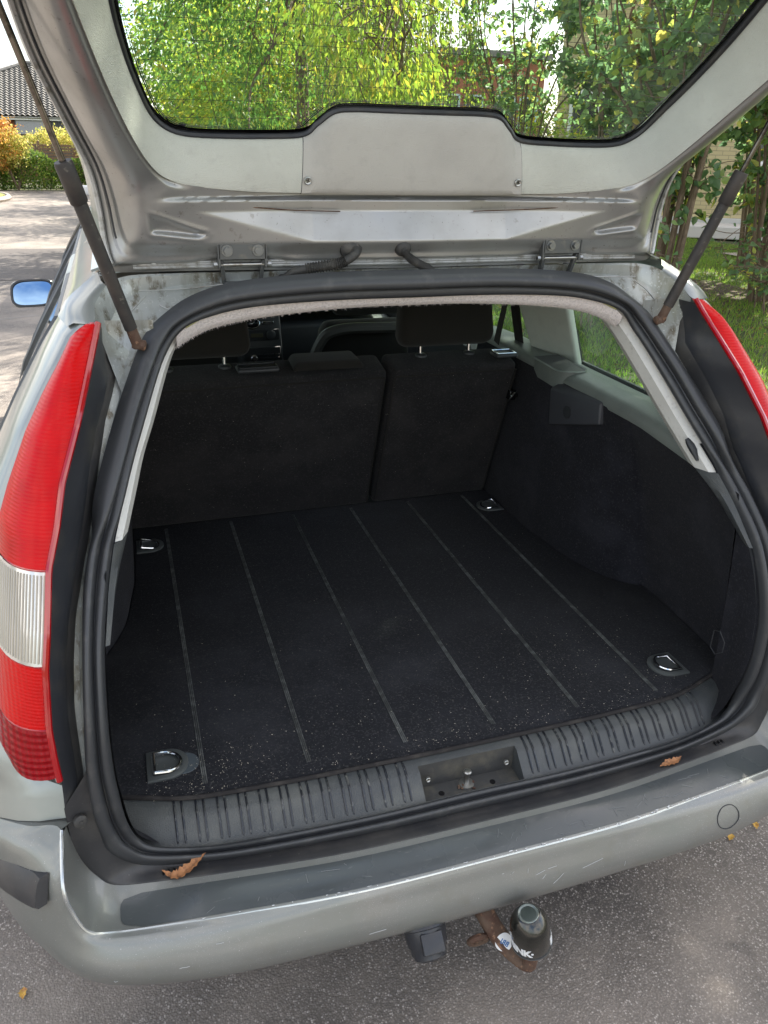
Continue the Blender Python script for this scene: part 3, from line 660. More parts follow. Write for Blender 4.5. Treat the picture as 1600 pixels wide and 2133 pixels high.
for i in range(len(vs)-1):
    for j in range(n-1):
        if xs[j] >= X0-1e-6 and xs[j+1] <= X1+1e-6 and vs[i] >= HV0-1e-6 and vs[i+1] <= HV1+1e-6: continue
        F.append((i*n+j, i*n+j+1, (i+1)*n+j+1, (i+1)*n+j))
sill = mk('sill_trim', V, F, M['sill'], car, ang=50)
# latch recess
b0 = [sill_pt(x, HV0) for x in np.linspace(X0, X1, 8)]; t0 = [sill_pt(x, HV1) for x in np.linspace(X0, X1, 8)]
b1 = [p+np.array([0, .004, -.012]) for p in b0]; t1 = [np.array([p[0]*.96+.006*.04, p[1]-.006, .489]) for p in t0]; fl = [np.array([p[0], p[1], .487]) for p in b1]
V, F = loft([b0, b1, fl, [f*.5+t*.5 for f, t in zip(fl, t1)], t1, [t*.94+q*.06 for t, q in zip(t0, t1)], t0])
M['recess'] = mat('dusty_recess_plastic', (.045, .045, .044), .5, 0, 0, layers=[(22, (.095, .088, .070), .46, .66, 8)], bumps=[(520, .4, .001, 'v')])
lr = mk('latch_recess', V, F, M['recess'], sill, ang=30)
for xe in (X0, X1):
    pr = [sill_pt(xe, v) for v in np.linspace(HV0, HV1, 8)]; bt = [np.array([xe+(.004 if xe < 0 else -.004), p[1], .487]) for p in pr]
    mk('recess_side', *loft([pr, bt]), M['sill'], lr)
for x in (X0+.016, X1-.024):
    y = yin(x)+.0475
    mk('screw', *lathe((x, y, .517), (0, -1, .15), [(-.003, .0052), (.0015, .0050), (.0022, .0038), (.0012, .0026), (.001, .002)], 14), M['steel'], lr)
for x in (-.052, .055): mk('drain_hole', *lathe((x, .036, .4874), (0, 0, 1), [(0, .006), (.0008, .006)], 12), M['blackgloss'], lr)
st = mk('striker', *join(lathe((.004, .047, .487), (0, -.04, 1), [(0, .0048), (.028, .0048), (.029, .0075), (.032, .008), (.0345, .006), (.035, .002)], 14), lathe((.004, .047, .487), (0, 0, 1), [(0, .016), (.002, .015), (.003, .008)], 12)), M['steel'], sill)
mk('rust_flakes', *join(*[box((.004+random.uniform(-.02, .02), .040+random.uniform(-.01, .01), .489), (.006, .004, .002), .0005, 1, Matrix.Rotation(random.uniform(0, 3), 3, 'Z')) for _ in range(7)]), M['rust'], st, kind='stuff')
# ribs in pairs
def rib(x, w=.0024):
    vsr = np.linspace(.20, .80, 15); rows = []
    for v in vsr:
        e = min(1, (v-.2)/.04+.15, (.80-v)/.04+.15); h = .0026*e; ww = w*(.4+.6*min(1, e))
        rows.append([sill_pt(x-ww*1.7, v, -.0006), sill_pt(x-ww, v, -.0012*e), sill_pt(x-ww*.72, v, h*.7), sill_pt(x, v, h), sill_pt(x+ww*.72, v, h*.7), sill_pt(x+ww, v, -.0012*e), sill_pt(x+ww*1.7, v, -.0006)])
    return loft(rows)
for x0, x1 in ((-.535, -.125), (.140, .548)):
    for k in range(12):
        xc = x0+(x1-x0)*k/11
        for d in (-.0065, .0065): mk('rib', *rib(xc+d), M['rib'], sill)
# load floor
def outline():
    FR = [(.30, .090), (.45, .096), (.52, .104), (.575, .120), (.64, .143), (.69, .166), (.707, .20), (.722, .35), (.728, .50), (.720, .535), (.698, .545), (.653, .602), (.612, .712), (.593, .85), (.583, .95), (.580, 1.24)]
    return cr(np.array([(x, y, 0) for x, y in FR]), 3)
OL = outline()
right = [(p[0], p[1]) for p in OL]; left = [(-x, y) for x, y in right[::-1]]
loop = [(-.0, .087), (.15, .0875)]+right+left+[(-.15, .0875)]
# shift the middle a little forward to the sill edge
loopT = [(x, y, .545) for x, y in loop]; loopB = [(x, y-.004 if y < .3 else y, .528) for x, y in loop]
loopM = [(x*1.0, y-.003 if y < .3 else y, .540) for x, y in loop]; loopI = [(x*.992, y+.008 if y < .3 else y, .5462) for x, y in loop]
V, F = loft([loopB, loopM, loopI], cu=True); nn = len(loop); F = F+[tuple(range(2*nn, 3*nn))]
fl = mk('load_floor', V, F, M['carpet'], car, ang=60)
edge = cr(np.array([(x, y-.001, .5455) for x, y in (left[-14:]+[(-.15, .0875), (0, .087), (.15, .0875)]+right[:14])]), 2)
mk('carpet_binding', *tube(edge, .0042, 8), mat('worn_binding', (.016, .014, .014), .9, layers=[(25, (.045, .04, .036), .5, .7, 6)], bumps=[(300, .6, .001)]), fl)
for x in (-.483, -.289, -.095, .095, .289, .483):
    parts = []
    for d in (-.0034, 0, .0034):
        P = np.array([(x+d, y, .5468) for y in np.linspace(.128, 1.215, 22)]); parts.append(tube(P, .0013, 5))
    mk('rubber_strip', *join(*parts), M['groove'], fl)
def tie_down(x, y, rz, tilt=0):
    R = Matrix.Translation((x, y, .5462)) @ Matrix.Rotation(rz, 4, 'Z')
    def D(w, h, n=14):
        P = [(-w/2, -h/2, 0)]; P += [(w*.05+ (h/2)*math.sin(a)*.95, -h/2*math.cos(a), 0) for a in np.linspace(0, math.pi, n)]; P += [(-w/2, h/2, 0)]
        return P
    tr = lambda P, z=0, s=1.: [tuple(R @ Vector((a*s, b*s, c+z))) for a, b, c in P]
    o = D(.070, .080); rows = [tr(o, 0), tr(o, .0035), tr(o, .005, .94), tr(o, .005, .74), tr(o, .0014, .70)]
    V, F = loft(rows, cu=True); n = len(o); F += [tuple(range(4*n, 5*n))]
    t = mk('tie_down', V, F, M['bezel'], car)
    g = D(.042, .052); P = tr(g+[g[0]], .008); P = [P[0]]+P[1:]
    T4 = Matrix.Rotation(tilt, 4, 'Y')
    P = np.array([tuple(R @ (T4 @ Vector((a, b, 0))+Vector((0, 0, .008)))) for a, b, _ in g+[g[0], g[1]]])
    mk('ring', *tube(P, .0031, 8, caps=False), M['chrome'], t)
for p in ((-.548, .196, 0, .1), (.560, .200, math.pi, -.1), (-.537, 1.112, 0, .2), (.537, 1.112, math.pi, .2)): tie_down(*p)
mk('ring_pad', *lathe((-.516, .192, .5463), (0, 0, 1), [(0, .0285), (.0006, .028)], 24), mat('grey_recess_rim', (.07, .085, .095), .5), fl)
# side linings
for s in (1, -1):
    sd = (lambda VF, s=s: VF if s > 0 else mir(*VF))
    cols = []
    for i in range(12, len(OL)):
        x, y = OL[i][0], OL[i][1]; f = min(1, max(0, (.62-y)/.2)); xt = .600-.0*y
        cc = []
        for k, q in enumerate((0, .12, .3, .5, .7, .85, .94, 1.)):
            xx = x+(xt-x)*(q**1.6); zt = 1.030-.035*max(0, (.5-y)/.35)
            bul = .010*math.sin(q*math.pi)*(1 if y > .6 else 0)
            cc.append((xx-bul, y, .540+(zt-.540)*q))
        cols.append(cc)
    ly = cols[-1]; cols.append([(a, 1.42, c) for a, b, c in ly])
    V, F = loft(cols); lin = mk('side_lining', *sd((V, F)), M['carpetside'], car, ang=70)
    # rear corner piece between seal and lining
    si = SIN[4:14]; rowsC = []
    A = cr(si, 4)+[-.004, .006, 0]
    i0 = 12; x0, y0 = OL[i0][0], OL[i0][1]
    B = np.array([(x0+(.600-x0)*min(1, max(0, (p[2]-.54)/.49))**1.6, y0+max(0, p[1]-y0)*.9+.0, max(.52, p[2])) for p in A])
    Mid = A*.45+B*.55+[.006, -.0, 0]
    V, F = loft([A, Mid, B]); mk('corner_lining', *sd((V, F)), M['carpetside'], car)
    # ledge under the window
    cols = []
    for y in np.linspace(.27, 1.50, 24):
        zt = 1.030-.035*max(0, (.5-y)/.35)
        cols.append([(.601, y, zt-.01), (.599, y, zt+.004), (.606, y, zt+.018), (.622, y, zt+.026), (.66, y, zt+.028), (.70, y, 1.046), (side(1.02, max(y, .5))-.010, y, 1.010)])
    V, F = loft(cols); led = mk('window_ledge', *sd((V, F)), M['shelf'], car)
    # moulded cubby and speaker housing
    P = [(.603, 1.005, 1.048), (.598, .80, 1.046), (.575, .745, 1.030), (.585, .66, 1.012), (.600, .60, 1.0)]
    Vs, Fs = hexa([(.589, .640, .975), (.62, .640, .975), (.62, .862, .905), (.574, .862, .905), (.592, .650, 1.030), (.63, .65, 1.045), (.63, .86, 1.045), (.576, .878, 1.008)], .006, 3)
    sp = mk('speaker_housing', *sd((Vs, Fs)), mat('speaker_plastic', (.050, .052, .060), .5), led)
    mk('cover_cap', *sd(lathe((.5805, .782, .967), (-1, -.06, .05), [(-.004, .0185), (.0018, .018), (.0024, .0165), (.0018, .0135)], 24)), M['darkplastic'], sp)
    Pt = cr([(.598, 1.02, 1.056), (.590, .93, 1.058), (.592, .87, 1.056), (.606, .84, 1.060), (.640, .83, 1.060), (.668, .85, 1.060), (.675, .92, 1.060)], 5)
    Pb = Pt+[.002, 0, -.050]
    V, F = loft([Pt+[-.006, -.004, .001], Pt+[0, 0, .003], Pt*.5+Pb*.5, Pb]); mk('cubby', *sd((V, F)), M['shelf'], led)
    V, F = loft([Pt*[1, 1, 0]+[0, .004, 1.0598], np.array([(.680, 1.03, 1.0598)]*len(Pt))]); mk('cubby_floor', *sd((V, F)), M['darkplastic'], led)
    # rear pillar trim: two facets with a ridge
    si = cr(SIN[12:19], 6)+[.008, .006, 0]
    E = si+[-.033, .044, -.002]; R_ = si*.50+E*.50+[-.007, -.010, 0]
    V, F = loft([si, R_, E, E+[.012, .035, -.003]]); pt = mk('pillar_trim', *sd((V, F)), M['pillar_dirty'], car, ang=25)
    if s > 0:
        P = [(.548, .262, 1.075), (.556, .245, 1.055), (.560, .232, 1.036)]
        mk('pillar_grip', *tube(cr(P, 5), [.004, .006, .007, .008, .008, .008, .007, .006, .005, .004, .003], 8), M['darkplastic'], pt)
    si2 = cr(SIN[10:13], 8)+[-.003, .004, 0]; E2 = si2+np.outer(np.linspace(.25, 1, len(si2)), [-.022, .046, -.002])
    V, F = loft([si2, si2*.5+E2*.5+[-.004, -.003, 0], E2, E2+[.012, .03, 0]]); mk('lower_pillar_trim', *sd((V, F)), M['sill'], car)
    # rounded five sided clip by the right hand corner
    if s > 0:
        P = [(.6145, .135+.0, .675), (.6145, .118, .682), (.6155, .100, .665), (.6155, .10, .640), (.6145, .118, .624), (.6145, .135, .632), (.6145, .135, .675)]
        mk('lining_clip', *tube(np.array(P)-[.004, 0, .0], .0012, 5), M['darkplastic'], lin)
    # middle pillar trim, belt and its guide
    V, F = hexa([(.735, 1.0, 1.025), (.77, 1.03, 1.02), (.77, 1.24, 1.02), (.655, 1.15, 1.045), (.612, .975, 1.335), (.645, .98, 1.335), (.645, 1.32, 1.335), (.59, 1.29, 1.335)], .012, 3)
    mk('middle_pillar_trim', *sd((V, F)), M['pillar'], car)
    b = mk('seat_belt', *sd(join(loft([[(.628, 1.262, 1.235), (.640, 1.315, 1.235)], [(.585, 1.235, 1.045), (.600, 1.30, 1.045)]]), loft([[(.630, 1.30, 1.235), (.638, 1.250, 1.235)], [(.648, 1.245, 1.05), (.650, 1.19, 1.05)]]))), M['seatfab'], car, thick=.0015)
    mk('belt_guide', *sd(box((.628, 1.275, 1.245), (.02, .075, .055), .010, 2)), M['darkplastic'], b)
    # cabin side trim forward of the boot
    V, F = loft([[(.69, 1.42, .3), (.69, 3.3, .3)], [(.70, 1.42, .7), (.70, 3.3, .7)], [(.69, 1.42, .93), (.69, 3.3, .90)], [(.76, 1.42, .96), (.74, 3.3, .92)]])
    mk('door_lining', *sd((V, F)), M['darkplastic'], car)
# window sticker
x = lambda y, z: side(z, y)-.012
P = [(x(y, z), y, z) for y, z in ((.800, 1.128), (.745, 1.124), (.735, 1.084), (.785, 1.086))]
stk = mk('window_sticker', *prism(P, (-.0006, 0, 0)), mat('grey_sticker', (.22, .23, .22), .6), car)
for k in range(2):
    z = 1.108-.010*k; mk('sticker_line', *tube([(x(.793, z)-.001, .788-.002*k, z), (x(.75, z)-.001, .750, z-.001)], .0007, 4), M['blackgloss'], stk)
# headliner edge
cols = []
hx_ = [0, .1, .2, .3, .36, .40, .43, .447]; hz1 = [1.353, 1.353, 1.352, 1.347, 1.340, 1.330, 1.316, 1.302]; hz2 = [1.331, 1.331, 1.327, 1.319, 1.311, 1.301, 1.289, 1.279]
yy = np.interp(hx_, [0, .3, .39, .44], [.437, .428, .418, .402])
H0 = np.array(list(zip(hx_, yy, hz1))); H1 = np.array(list(zip(hx_, yy+.016, hz2))); H0 = cr(np.concatenate([H0[::-1]*[-1, 1, 1], H0[1:]]), 6); H1 = cr(np.concatenate([H1[::-1]*[-1, 1, 1], H1[1:]]), 6)
H15 = H1+[0, .010, -.002]; H2 = H1+[0, .05, .010]; H3 = H1*[1, 0, 0]+[0, 1.2, 1.395]; H4 = H1*[1.1, 0, 0]+[0, 2.9, 1.36]
hl = mk('headliner', *loft([H0, H0*.4+H1*.6+[0, -.004, 0], H1, H15, H2, H3, H4]), M['headliner'], car)
mk('liner_edge', *tube(cr(H0[6:-6:8]+[0, -.002, .0005], 3), .0018, 5), mat('yellow_glue_edge', (.36, .34, .16), .9), hl)
fz = []      # loose fibres along the lower edge
for i in range(900):
    k = random.randrange(len(H1)); p = H1[k]+[random.uniform(-.004, .004), random.uniform(0, .008), .001]; L = random.uniform(.002, .006)
    q = p+np.array([random.uniform(-.002, .002), random.uniform(-.002, .002), -L]); w = .00035
    fz.append(([tuple(p+[-w, 0, 0]), tuple(p+[w, 0, 0]), tuple(q)], [(0, 1, 2)]))
mk('fibres', *join(*fz), M['headliner'], hl, smooth=False, kind='stuff')
# rear seats
def sb(x, t):  # point on the boot-side face, t from bottom 0 to top 1
    return (x, 1.225-.175*t, .546+.492*t)
def seat_back(xa, xb, xa2, xb2, name):
    d = .105
    V, F = hexa([(xa, 1.225, .548), (xb, 1.225, .548), (xb, 1.225+d, .56), (xa, 1.225+d, .56), (xa2, 1.050, 1.036), (xb2, 1.050, 1.036), (xb2, 1.05+d*1.1, 1.060), (xa2, 1.05+d*1.1, 1.060)], .016, 4)
    return mk(name, V, F, M['seat'], car, ang=60)
sL = seat_back(-.605, .158, -.600, .158, 'rear_seat_back'); sR = seat_back(.172, .572, .172, .562, 'rear_seat_back')
for sx, xa, xb, tz in ((sL, -.605, .158, 1), (sR, .172, .567, 1)):
    P = np.array([sb(xa+.008, .03), sb(xa+.008, .955), sb(xb-.008, .955), sb(xb-.008, .03)])+[0, -.002, 0]
    P = cr(P, 8) if False else P
    mk('seat_piping', *tube(np.concatenate([np.linspace(P[i], P[i+1], 6) for i in range(3)]), .0022, 5), M['seatfab'], sx)
def headrest(cx, parent, w=.30):
    c = Vector((cx, 1.150, 1.155)); Rm = Matrix.Rotation(rad(-8), 3, 'X')
    bm_ = box((0, 0, 0), (w, .085, .155), .034, 6, None)
    V = [tuple(c+Rm @ Vector((p[0]*(1-.10*(p[2] > 0)*(p[2]/.08)), p[1]+.02*(1-(p[0]/(w/2))**2), p[2]))) for p in bm_[0]]
    h = mk('headrest', V, bm_[1], M['seatfab'], parent, ang=70)
    for d in (-.077, .077):
        mk('headrest_post', *tube([(cx+d, 1.137, 1.03), (cx+d, 1.142, 1.10)], .0062, 10), M['chrome'], parent)
        mk('post_collar', *lathe((cx+d, 1.135, 1.050), (0, 0, 1), [(0, .019), (.006, .018), (.009, .013), (.010, .009)], 18), M['darkplastic'], parent)
headrest(.362, sR); headrest(-.362, sL)
mk('headrest', *join(hexa([(-.118, 1.035, 1.052), (.088, 1.035, 1.052), (.085, 1.15, 1.060), (-.112, 1.15, 1.060), (-.104, 1.05, 1.074), (.076, 1.05, 1.074), (.072, 1.14, 1.080), (-.098, 1.14, 1.080)], .009, 3)), M['seatfab'], sL)
for (x0, x1, pr) in ((-.262, -.150, sL), (.488, .556, sR)):
    f = mk('release_bezel', *box(((x0+x1)/2, 1.070, 1.060), (x1-x0, .055, .012), .005, 3), M['darkplastic'], pr)
    P = [(x0+.006, 1.048, 1.0675), (x1-.006, 1.048, 1.0675), (x1-.006, 1.092, 1.0675), (x0+.006, 1.092, 1.0675), (x0+.006, 1.048, 1.0675), (x1-.006, 1.048, 1.0675)]
    mk('release_handle', *tube(P, .0022, 6), M['darkplastic'] if pr is sL else M['chrome'], pr)
mk('seat_latch', *join(box((.565, 1.085, .93), (.022, .03, .03), .004, 2), lathe((.578, 1.09, .925), (1, -.2, 0), [(0, .006), (.02, .006), (.021, .009), (.03, .009)], 10)), M['blackgloss'], sR)
mk('latch_hook', *tube(cr([(.555, 1.072, .915), (.553, 1.062, .925), (.560, 1.058, .938), (.572, 1.062, .942)], 4), .0032, 6), M['chrome'], sR)
# front seats
for s in (1, -1):
    cx = .38*s
    V, F = hexa([(cx-.24, 2.10, .42), (cx+.24, 2.10, .42), (cx+.24, 2.26, .42), (cx-.24, 2.26, .42), (cx-.185, 1.99, .965), (cx+.185, 1.99, .965), (cx+.175, 2.09, .985), (cx-.175, 2.09, .985)], .045, 5)
    f = mk('front_seat', V, F, M['seatfab'], car, ang=70)
    V, F = hexa([(cx-.15, 1.95, 1.005), (cx+.15, 1.95, 1.005), (cx+.15, 2.05, 1.01), (cx-.15, 2.05, 1.01), (cx-.125, 1.94, 1.17), (cx+.125, 1.94, 1.17), (cx+.12, 2.03, 1.175), (cx-.12, 2.03, 1.175)], .035, 5)
    mk('headrest', V, F, M['seatfab'], f, ang=70)
    rim = cr([(cx-.215, 2.06, .55), (cx-.225, 2.02, .76), (cx-.195, 1.99, .90), (cx-.12, 1.97, .955), (cx+.12, 1.97, .955)], 8)
    mk('seat_bolster', *tube(rim, .022, 8), mat('seat_bolster_vinyl', (.045, .042, .038), .6), f)
# dashboard
V, F = hexa([(-.70, 2.62, .52), (.70, 2.62, .52), (.70, 3.3, .52), (-.70, 3.3, .52), (-.70, 2.60, .86), (.70, 2.60, .86), (.68, 3.35, .93), (-.68, 3.35, .93)], .03, 3)
dash = mk('dashboard', V, F, M['darkplastic'], car)
mk('dash_top', *box((0, 2.80, .92), (1.3, .46, .02), .008, 2), mat('dash_top_plastic', (.045, .05, .05), .6), dash)
V, F = hexa([(-.060, 2.44, .60), (.130, 2.44, .60), (.130, 2.62, .60), (-.060, 2.62, .60), (-.055, 2.50, .915), (.125, 2.50, .915), (.125, 2.62, .925), (-.055, 2.62, .925)], .008, 2)
con = mk('centre_console', V, F, mat('console_plastic', (.040, .043, .045), .4), dash)
def cf(x, z, d=0): return (x, 2.44+.06*(z-.6)/.315-d, z)
mk('clock_face', *lathe(cf(.0, .885), (0, -1, .2), [(-.004, .026), (.002, .026), (.003, .024)], 24), M['blackgloss'], dash)
mk('clock_ring', *tube([cf(.026*math.cos(a)*1.25, .885+.020*math.sin(a), .004) for a in np.linspace(0, 2*math.pi, 25)], .0016, 6, caps=False), M['chrome'], dash)
mk('clock_hand', *join(tube([cf(0, .885, .006), cf(.009, .893, .006)], .0008, 4), tube([cf(0, .885, .006), cf(-.012, .889, .006)], .0007, 4)), M['white'], dash)
mk('chrome_badge_plate', *box(cf(.068, .885, .003), (.050, .004, .014), .001, 1), M['chrome'], dash)
for z0, h in ((.835, .050), (.755, .060), (.668, .030)):
    mk('radio_unit', *box(cf(.035, z0, .003), (.165, .010, h), .003, 1), M['darkplastic'], dash)
for c_, sz in ((cf(.015, .835, .009), (.055, .003, .018)), (cf(.020, .772, .009), (.075, .003, .015))): mk('display', *box(c_, sz, .001, 1), M['screen'], dash)
mk('knob', *lathe(cf(.078, .835, .006), (0, -1, .2), [(0, .021), (.010, .020), (.012, .017)], 20), M['darkplastic'], dash)
mk('knob', *lathe(cf(-.005, .737, .006), (0, -1, .2), [(0, .017), (.012, .016), (.013, .012)], 20), M['chrome'], dash)
mk('knob_cap', *lathe(cf(-.005, .737, .016), (0, -1, .2), [(0, .012), (.005, .011)], 16), M['blackgloss'], dash)
for i in range(4):
    for j in range(3): mk('button', *box(cf(.028+.024*i, .750-.014*j, .010), (.018, .005, .009), .001, 1), M['blackplastic'], dash)
for i in range(6): mk('button', *box(cf(-.035+.028*i, .666, .010), (.020, .005, .010), .001, 1), M['blackplastic'], dash)
mk('cabin_floor', *box((0, 2.4, .36), (1.4, 2.4, .03), .005), M['carpet'], car)
# crumbs and lint on the boot carpet: real specks
cv = []; 
for i in range(1500):
    x = random.uniform(-.6, .6); kx = random.random(); y = .10+abs(random.gauss(0, .035)) if kx < .30 else random.choice([random.uniform(.10, .5), random.uniform(.1, .95), random.gauss(.2, .07)])
    if .30 < kx < .45: x = random.gauss(-.47, .06); y = random.gauss(.16, .04)
    elif .45 < kx < .55: x = random.gauss(.38, .09); y = random.gauss(.30, .08)
    if not (.10 < y < 1.2) or (abs(x) > .56 and y > .55): continue
    s_ = random.choice([.0004, .0004, .0005, .0006, .0008, .0012]); c = np.array([x, y, .5475])
    cv.append(([tuple(c+np.array(d)*s_*[random.uniform(.6, 1.6), random.uniform(.6, 1.6), .5]) for d in ((1, 0, 0), (-.5, .9, 0), (-.5, -.9, 0), (0, 0, 1.))], [(0, 1, 3), (1, 2, 3), (2, 0, 3)]))
for i in range(90):
    x = random.uniform(-.58, .55); t = random.uniform(.05, .95); p = np.array(sb(x, t))+[0, -.0015, 0]; s_ = random.choice([.0006, .0009])
    cv.append(([tuple(p+np.array(d)*s_) for d in ((1, 0, 0), (-.5, 0, .9), (-.5, 0, -.9), (0, -1, 0.))], [(0, 1, 3), (1, 2, 3), (2, 0, 3)]))
o = mk('crumbs', *join(*cv), M['crumb'], None, smooth=False, kind='stuff', label='pale crumbs and lint scattered over the black boot carpet', cat='crumbs')

# ================================================================== TAILGATE (raised)
gate_parts = {}
O = np.array([(0, .470, 1.3985), (.06, .472, 1.3985), (.12, .475, 1.3985), (.165, .477, 1.3985), (.19, .4775, 1.3985), (.212, .478, 1.3985), (.33, .481, 1.3995), (.43, .482, 1.400), (.50, .480, 1.400), (.541, .474, 1.404), (.551, .484, 1.437), (.553, .485, 1.50), (.556, .48, 1.55), (.565, .468, 1.584), (.576, .452, 1.608), (.589, .406, 1.647), (.604, .361, 1.685), (.621, .317, 1.728), (.630, .2, 1.82), (.625, .0, 1.95), (.58, -.15, 2.03), (.3, -.19, 2.06), (0, -.2, 2.065)])
Tt = np.array([(0, .455, 1.532), (.06, .455, 1.532), (.12, .455, 1.5325), (.165, .455, 1.533), (.19, .455, 1.533), (.212, .455, 1.533), (.30, .453, 1.5345), (.36, .451, 1.536), (.405, .445, 1.540), (.432, .434, 1.545), (.442, .429, 1.549), (.452, .418, 1.557), (.459, .408, 1.564), (.466, .398, 1.570), (.485, .37, 1.597), (.505, .325, 1.64), (.520, .295, 1.672), (.541, .251, 1.722), (.558, .13, 1.80), (.55, -.03, 1.92), (.50, -.12, 1.985), (.28, -.155, 2.005), (0, -.165, 2.01)])
Gg = np.array([(0, .4365, 1.663), (.06, .4365, 1.663), (.117, .4365, 1.663), (.152, .4385, 1.659), (.178, .449, 1.641), (.205, .4565, 1.6225), (.28, .458, 1.618), (.34, .458, 1.617), (.385, .457, 1.617), (.412, .454, 1.619), (.430, .450, 1.6255), (.443, .443, 1.634), (.455, .435, 1.645), (.463, .422, 1.660), (.470, .407, 1.677), (.478, .388, 1.695), (.485, .37, 1.711), (.4965, .322, 1.754), (.509, .27, 1.80), (.50, .12, 1.92), (.45, .03, 1.985), (.25, .0, 2.005), (0, -.01, 2.01)])
n = 8
Oc, Tc_, Gc = cr(O, n), cr(Tt, n), cr(Gg, n)
def relax(P, a, b, it):
    P = P.copy()
    for _ in range(it): P[a:b] = (P[a-1:b-1]+2*P[a:b]+P[a+1:b+1])/4
    return P
Tc_ = relax(Tc_, 6*n, 18*n, 500); Gc = relax(Gc, 7*n, 19*n, 70); Oc = relax(Oc, 8*n+2, 10*n, 10); Oc = relax(Oc, 11*n, 19*n, 60)
def bmix(a, b, t): return a*(1-t)+b*t
def sdseg(p, a, b):
    p, a, b = map(np.array, (p, a, b)); t = np.clip(np.dot(p-a, b-a)/np.dot(b-a, b-a), 0, 1); return np.linalg.norm(p-a-t*(b-a))
TRI = [(.474, 1.499), (.468, 1.470), (.392, 1.4605), (.385, 1.466), (.42, 1.478)]
def intri(x, z):
    ins = False; j = len(TRI)-1
    for i in range(len(TRI)):
        (xi, zi), (xj, zj) = TRI[i], TRI[j]
        if (zi > z) != (zj > z) and x < (xj-xi)*(z-zi)/(zj-zi)+xi: ins = not ins
        j = i
    d = min(sdseg((x, z), TRI[i], TRI[(i+1) % len(TRI)]) for i in range(len(TRI)))
    return -d if ins else d
def sm(a, b, x): t = min(1, max(0, (x-a)/(b-a))); return t*t*(3-2*t)
def proud_bottom(x, z):
    x = abs(x); h = 0
    # gasket strip and flange
    h += .003*sm(1.4035, 1.4055, z)*(1-sm(1.4125, 1.4145, z))*(x < .50)
    # bead line round the flange, dipping beside the hinges
    dip = .006*(sm(.17, .20, x)*(1-sm(.245, .27, x))+sm(.375, .40, x)*(1-sm(.50, .52, x))) if False else 0
    zb = 1.4225-(.0065 if (x < .265 or x > .375) else 0)+.0065*(sm(.23, .265, x) if x < .265 else 0)+.0065*(1-sm(.375, .405, x) if x > .375 else 0)
    h += .009*sm(zb-.0035, zb+.0025, z)
    zr = float(np.interp(x, [0, .19, .40, .6], [1.450, 1.450, 1.504, 1.53]))
    if z < zr: q = .013*sm(1.426, 1.452, z)+.030*max(0, z-1.452)
    else: q = .013*sm(1.426, 1.452, zr)+.030*max(0, zr-1.452)-.42*(min(z, 1.502)-zr)*(1 if zr < 1.502 else 0)+.02*max(0, z-1.502)
    h += q*(1-sm(.46, .50, x))+ .010*sm(1.43, 1.46, z)*sm(.46, .50, x)*(1-sm(.505, .53, x))
    d = intri(x, z)
    h -= .0085*(1-sm(-.005, .004, d)); h += .0022*(1-sm(.0, .006, abs(d-.005)))
    h -= .012*sm(1.519, 1.526, z)*(x < .47)      # shadow gap below the plastic trim
    return h
NV = 62
G_rows = []
for v in np.linspace(0, 1, NV):
    row = bmix(Oc, Tc_, v)
    out = []
    for j, p in enumerate(row):
        pr = proud_bottom(p[0], min(p[2], 1.53)); w = 1.-sm(8.3*n, 10.*n, j)
        # side section: flange, step, smooth rise to the trim
        q = .004*sm(.06, .09, v)*(1-sm(.16, .19, v))+.012*sm(.26, .31, v)+.014*math.sin(math.pi*min(1, max(0, (v-.3)/.7)))-.006*sm(.94, .98, v)
        k = pr*w+q*(1-w)
        kk = sm(1.50, 1.66, p[2]); nrm = np.array([0, -1+.25*kk, -.66*kk])
        out.append(p+nrm*k)
    G_rows.append(np.array(out))
V, F = loft(G_rows)
# lay the half next to its mirror image
V2, F2 = mir(V, F)
gate = mk('tailgate', *join((V, F), (V2, F2)), M['gateframe'], car, ang=60)
# flange skin (dirtier edge) and outer skin
fa = Oc; fb = Oc+np.array([0, .006, -.002]); 
outw = np.array([.012, .030, .020])
OS = Oc+np.array([0, .045, .03])*np.clip((Oc[:, 2:3]-1.39)/.12, 0.1, 1)+np.array([.006, 0, 0])
GS = Gc+np.array([-.0, .022, -.014])
V, F = join(loft([Oc, Oc*.5+OS*.5+[.006, 0, 0], OS, OS*.5+GS*.5+[0, .016, .008], GS])); V2, F2 = mir(V, F)
mk('outer_skin', *join((V, F), (V2, F2)), M['paint'], gate)
for s in (1, -1):
    P = (Oc[9*n+2:19*n]*.955+Tc_[9*n+2:19*n]*.045)+[0, -.009, -.001]; P = P*[s, 1, 1]
    mk('gate_edge_seam', *tube(P, .0045, 6), M['gateflange'], gate)
    P = (Oc[10*n:19*n]*.80+Tc_[10*n:19*n]*.20)*[s, 1, 1]+[0, -.0105, -.002]; mk('edge_gap', *tube(P, .0018, 5), M['blackplastic'], gate)
# ribbed gasket along the hinge edge
gp = []
for dz, r in ((0, .0024), (.0042, .0018), (.0078, .0024)):
    P = np.array([(x, float(np.interp(abs(x), O[:9, 0], O[:9, 1]))-.0045, 1.4055+dz+.002*(1-0)) for x in np.linspace(-.505, .505, 40)]); gp.append(tube(P, r, 6))
mk('edge_gasket', *join(*gp), M['gateflange'], gate)
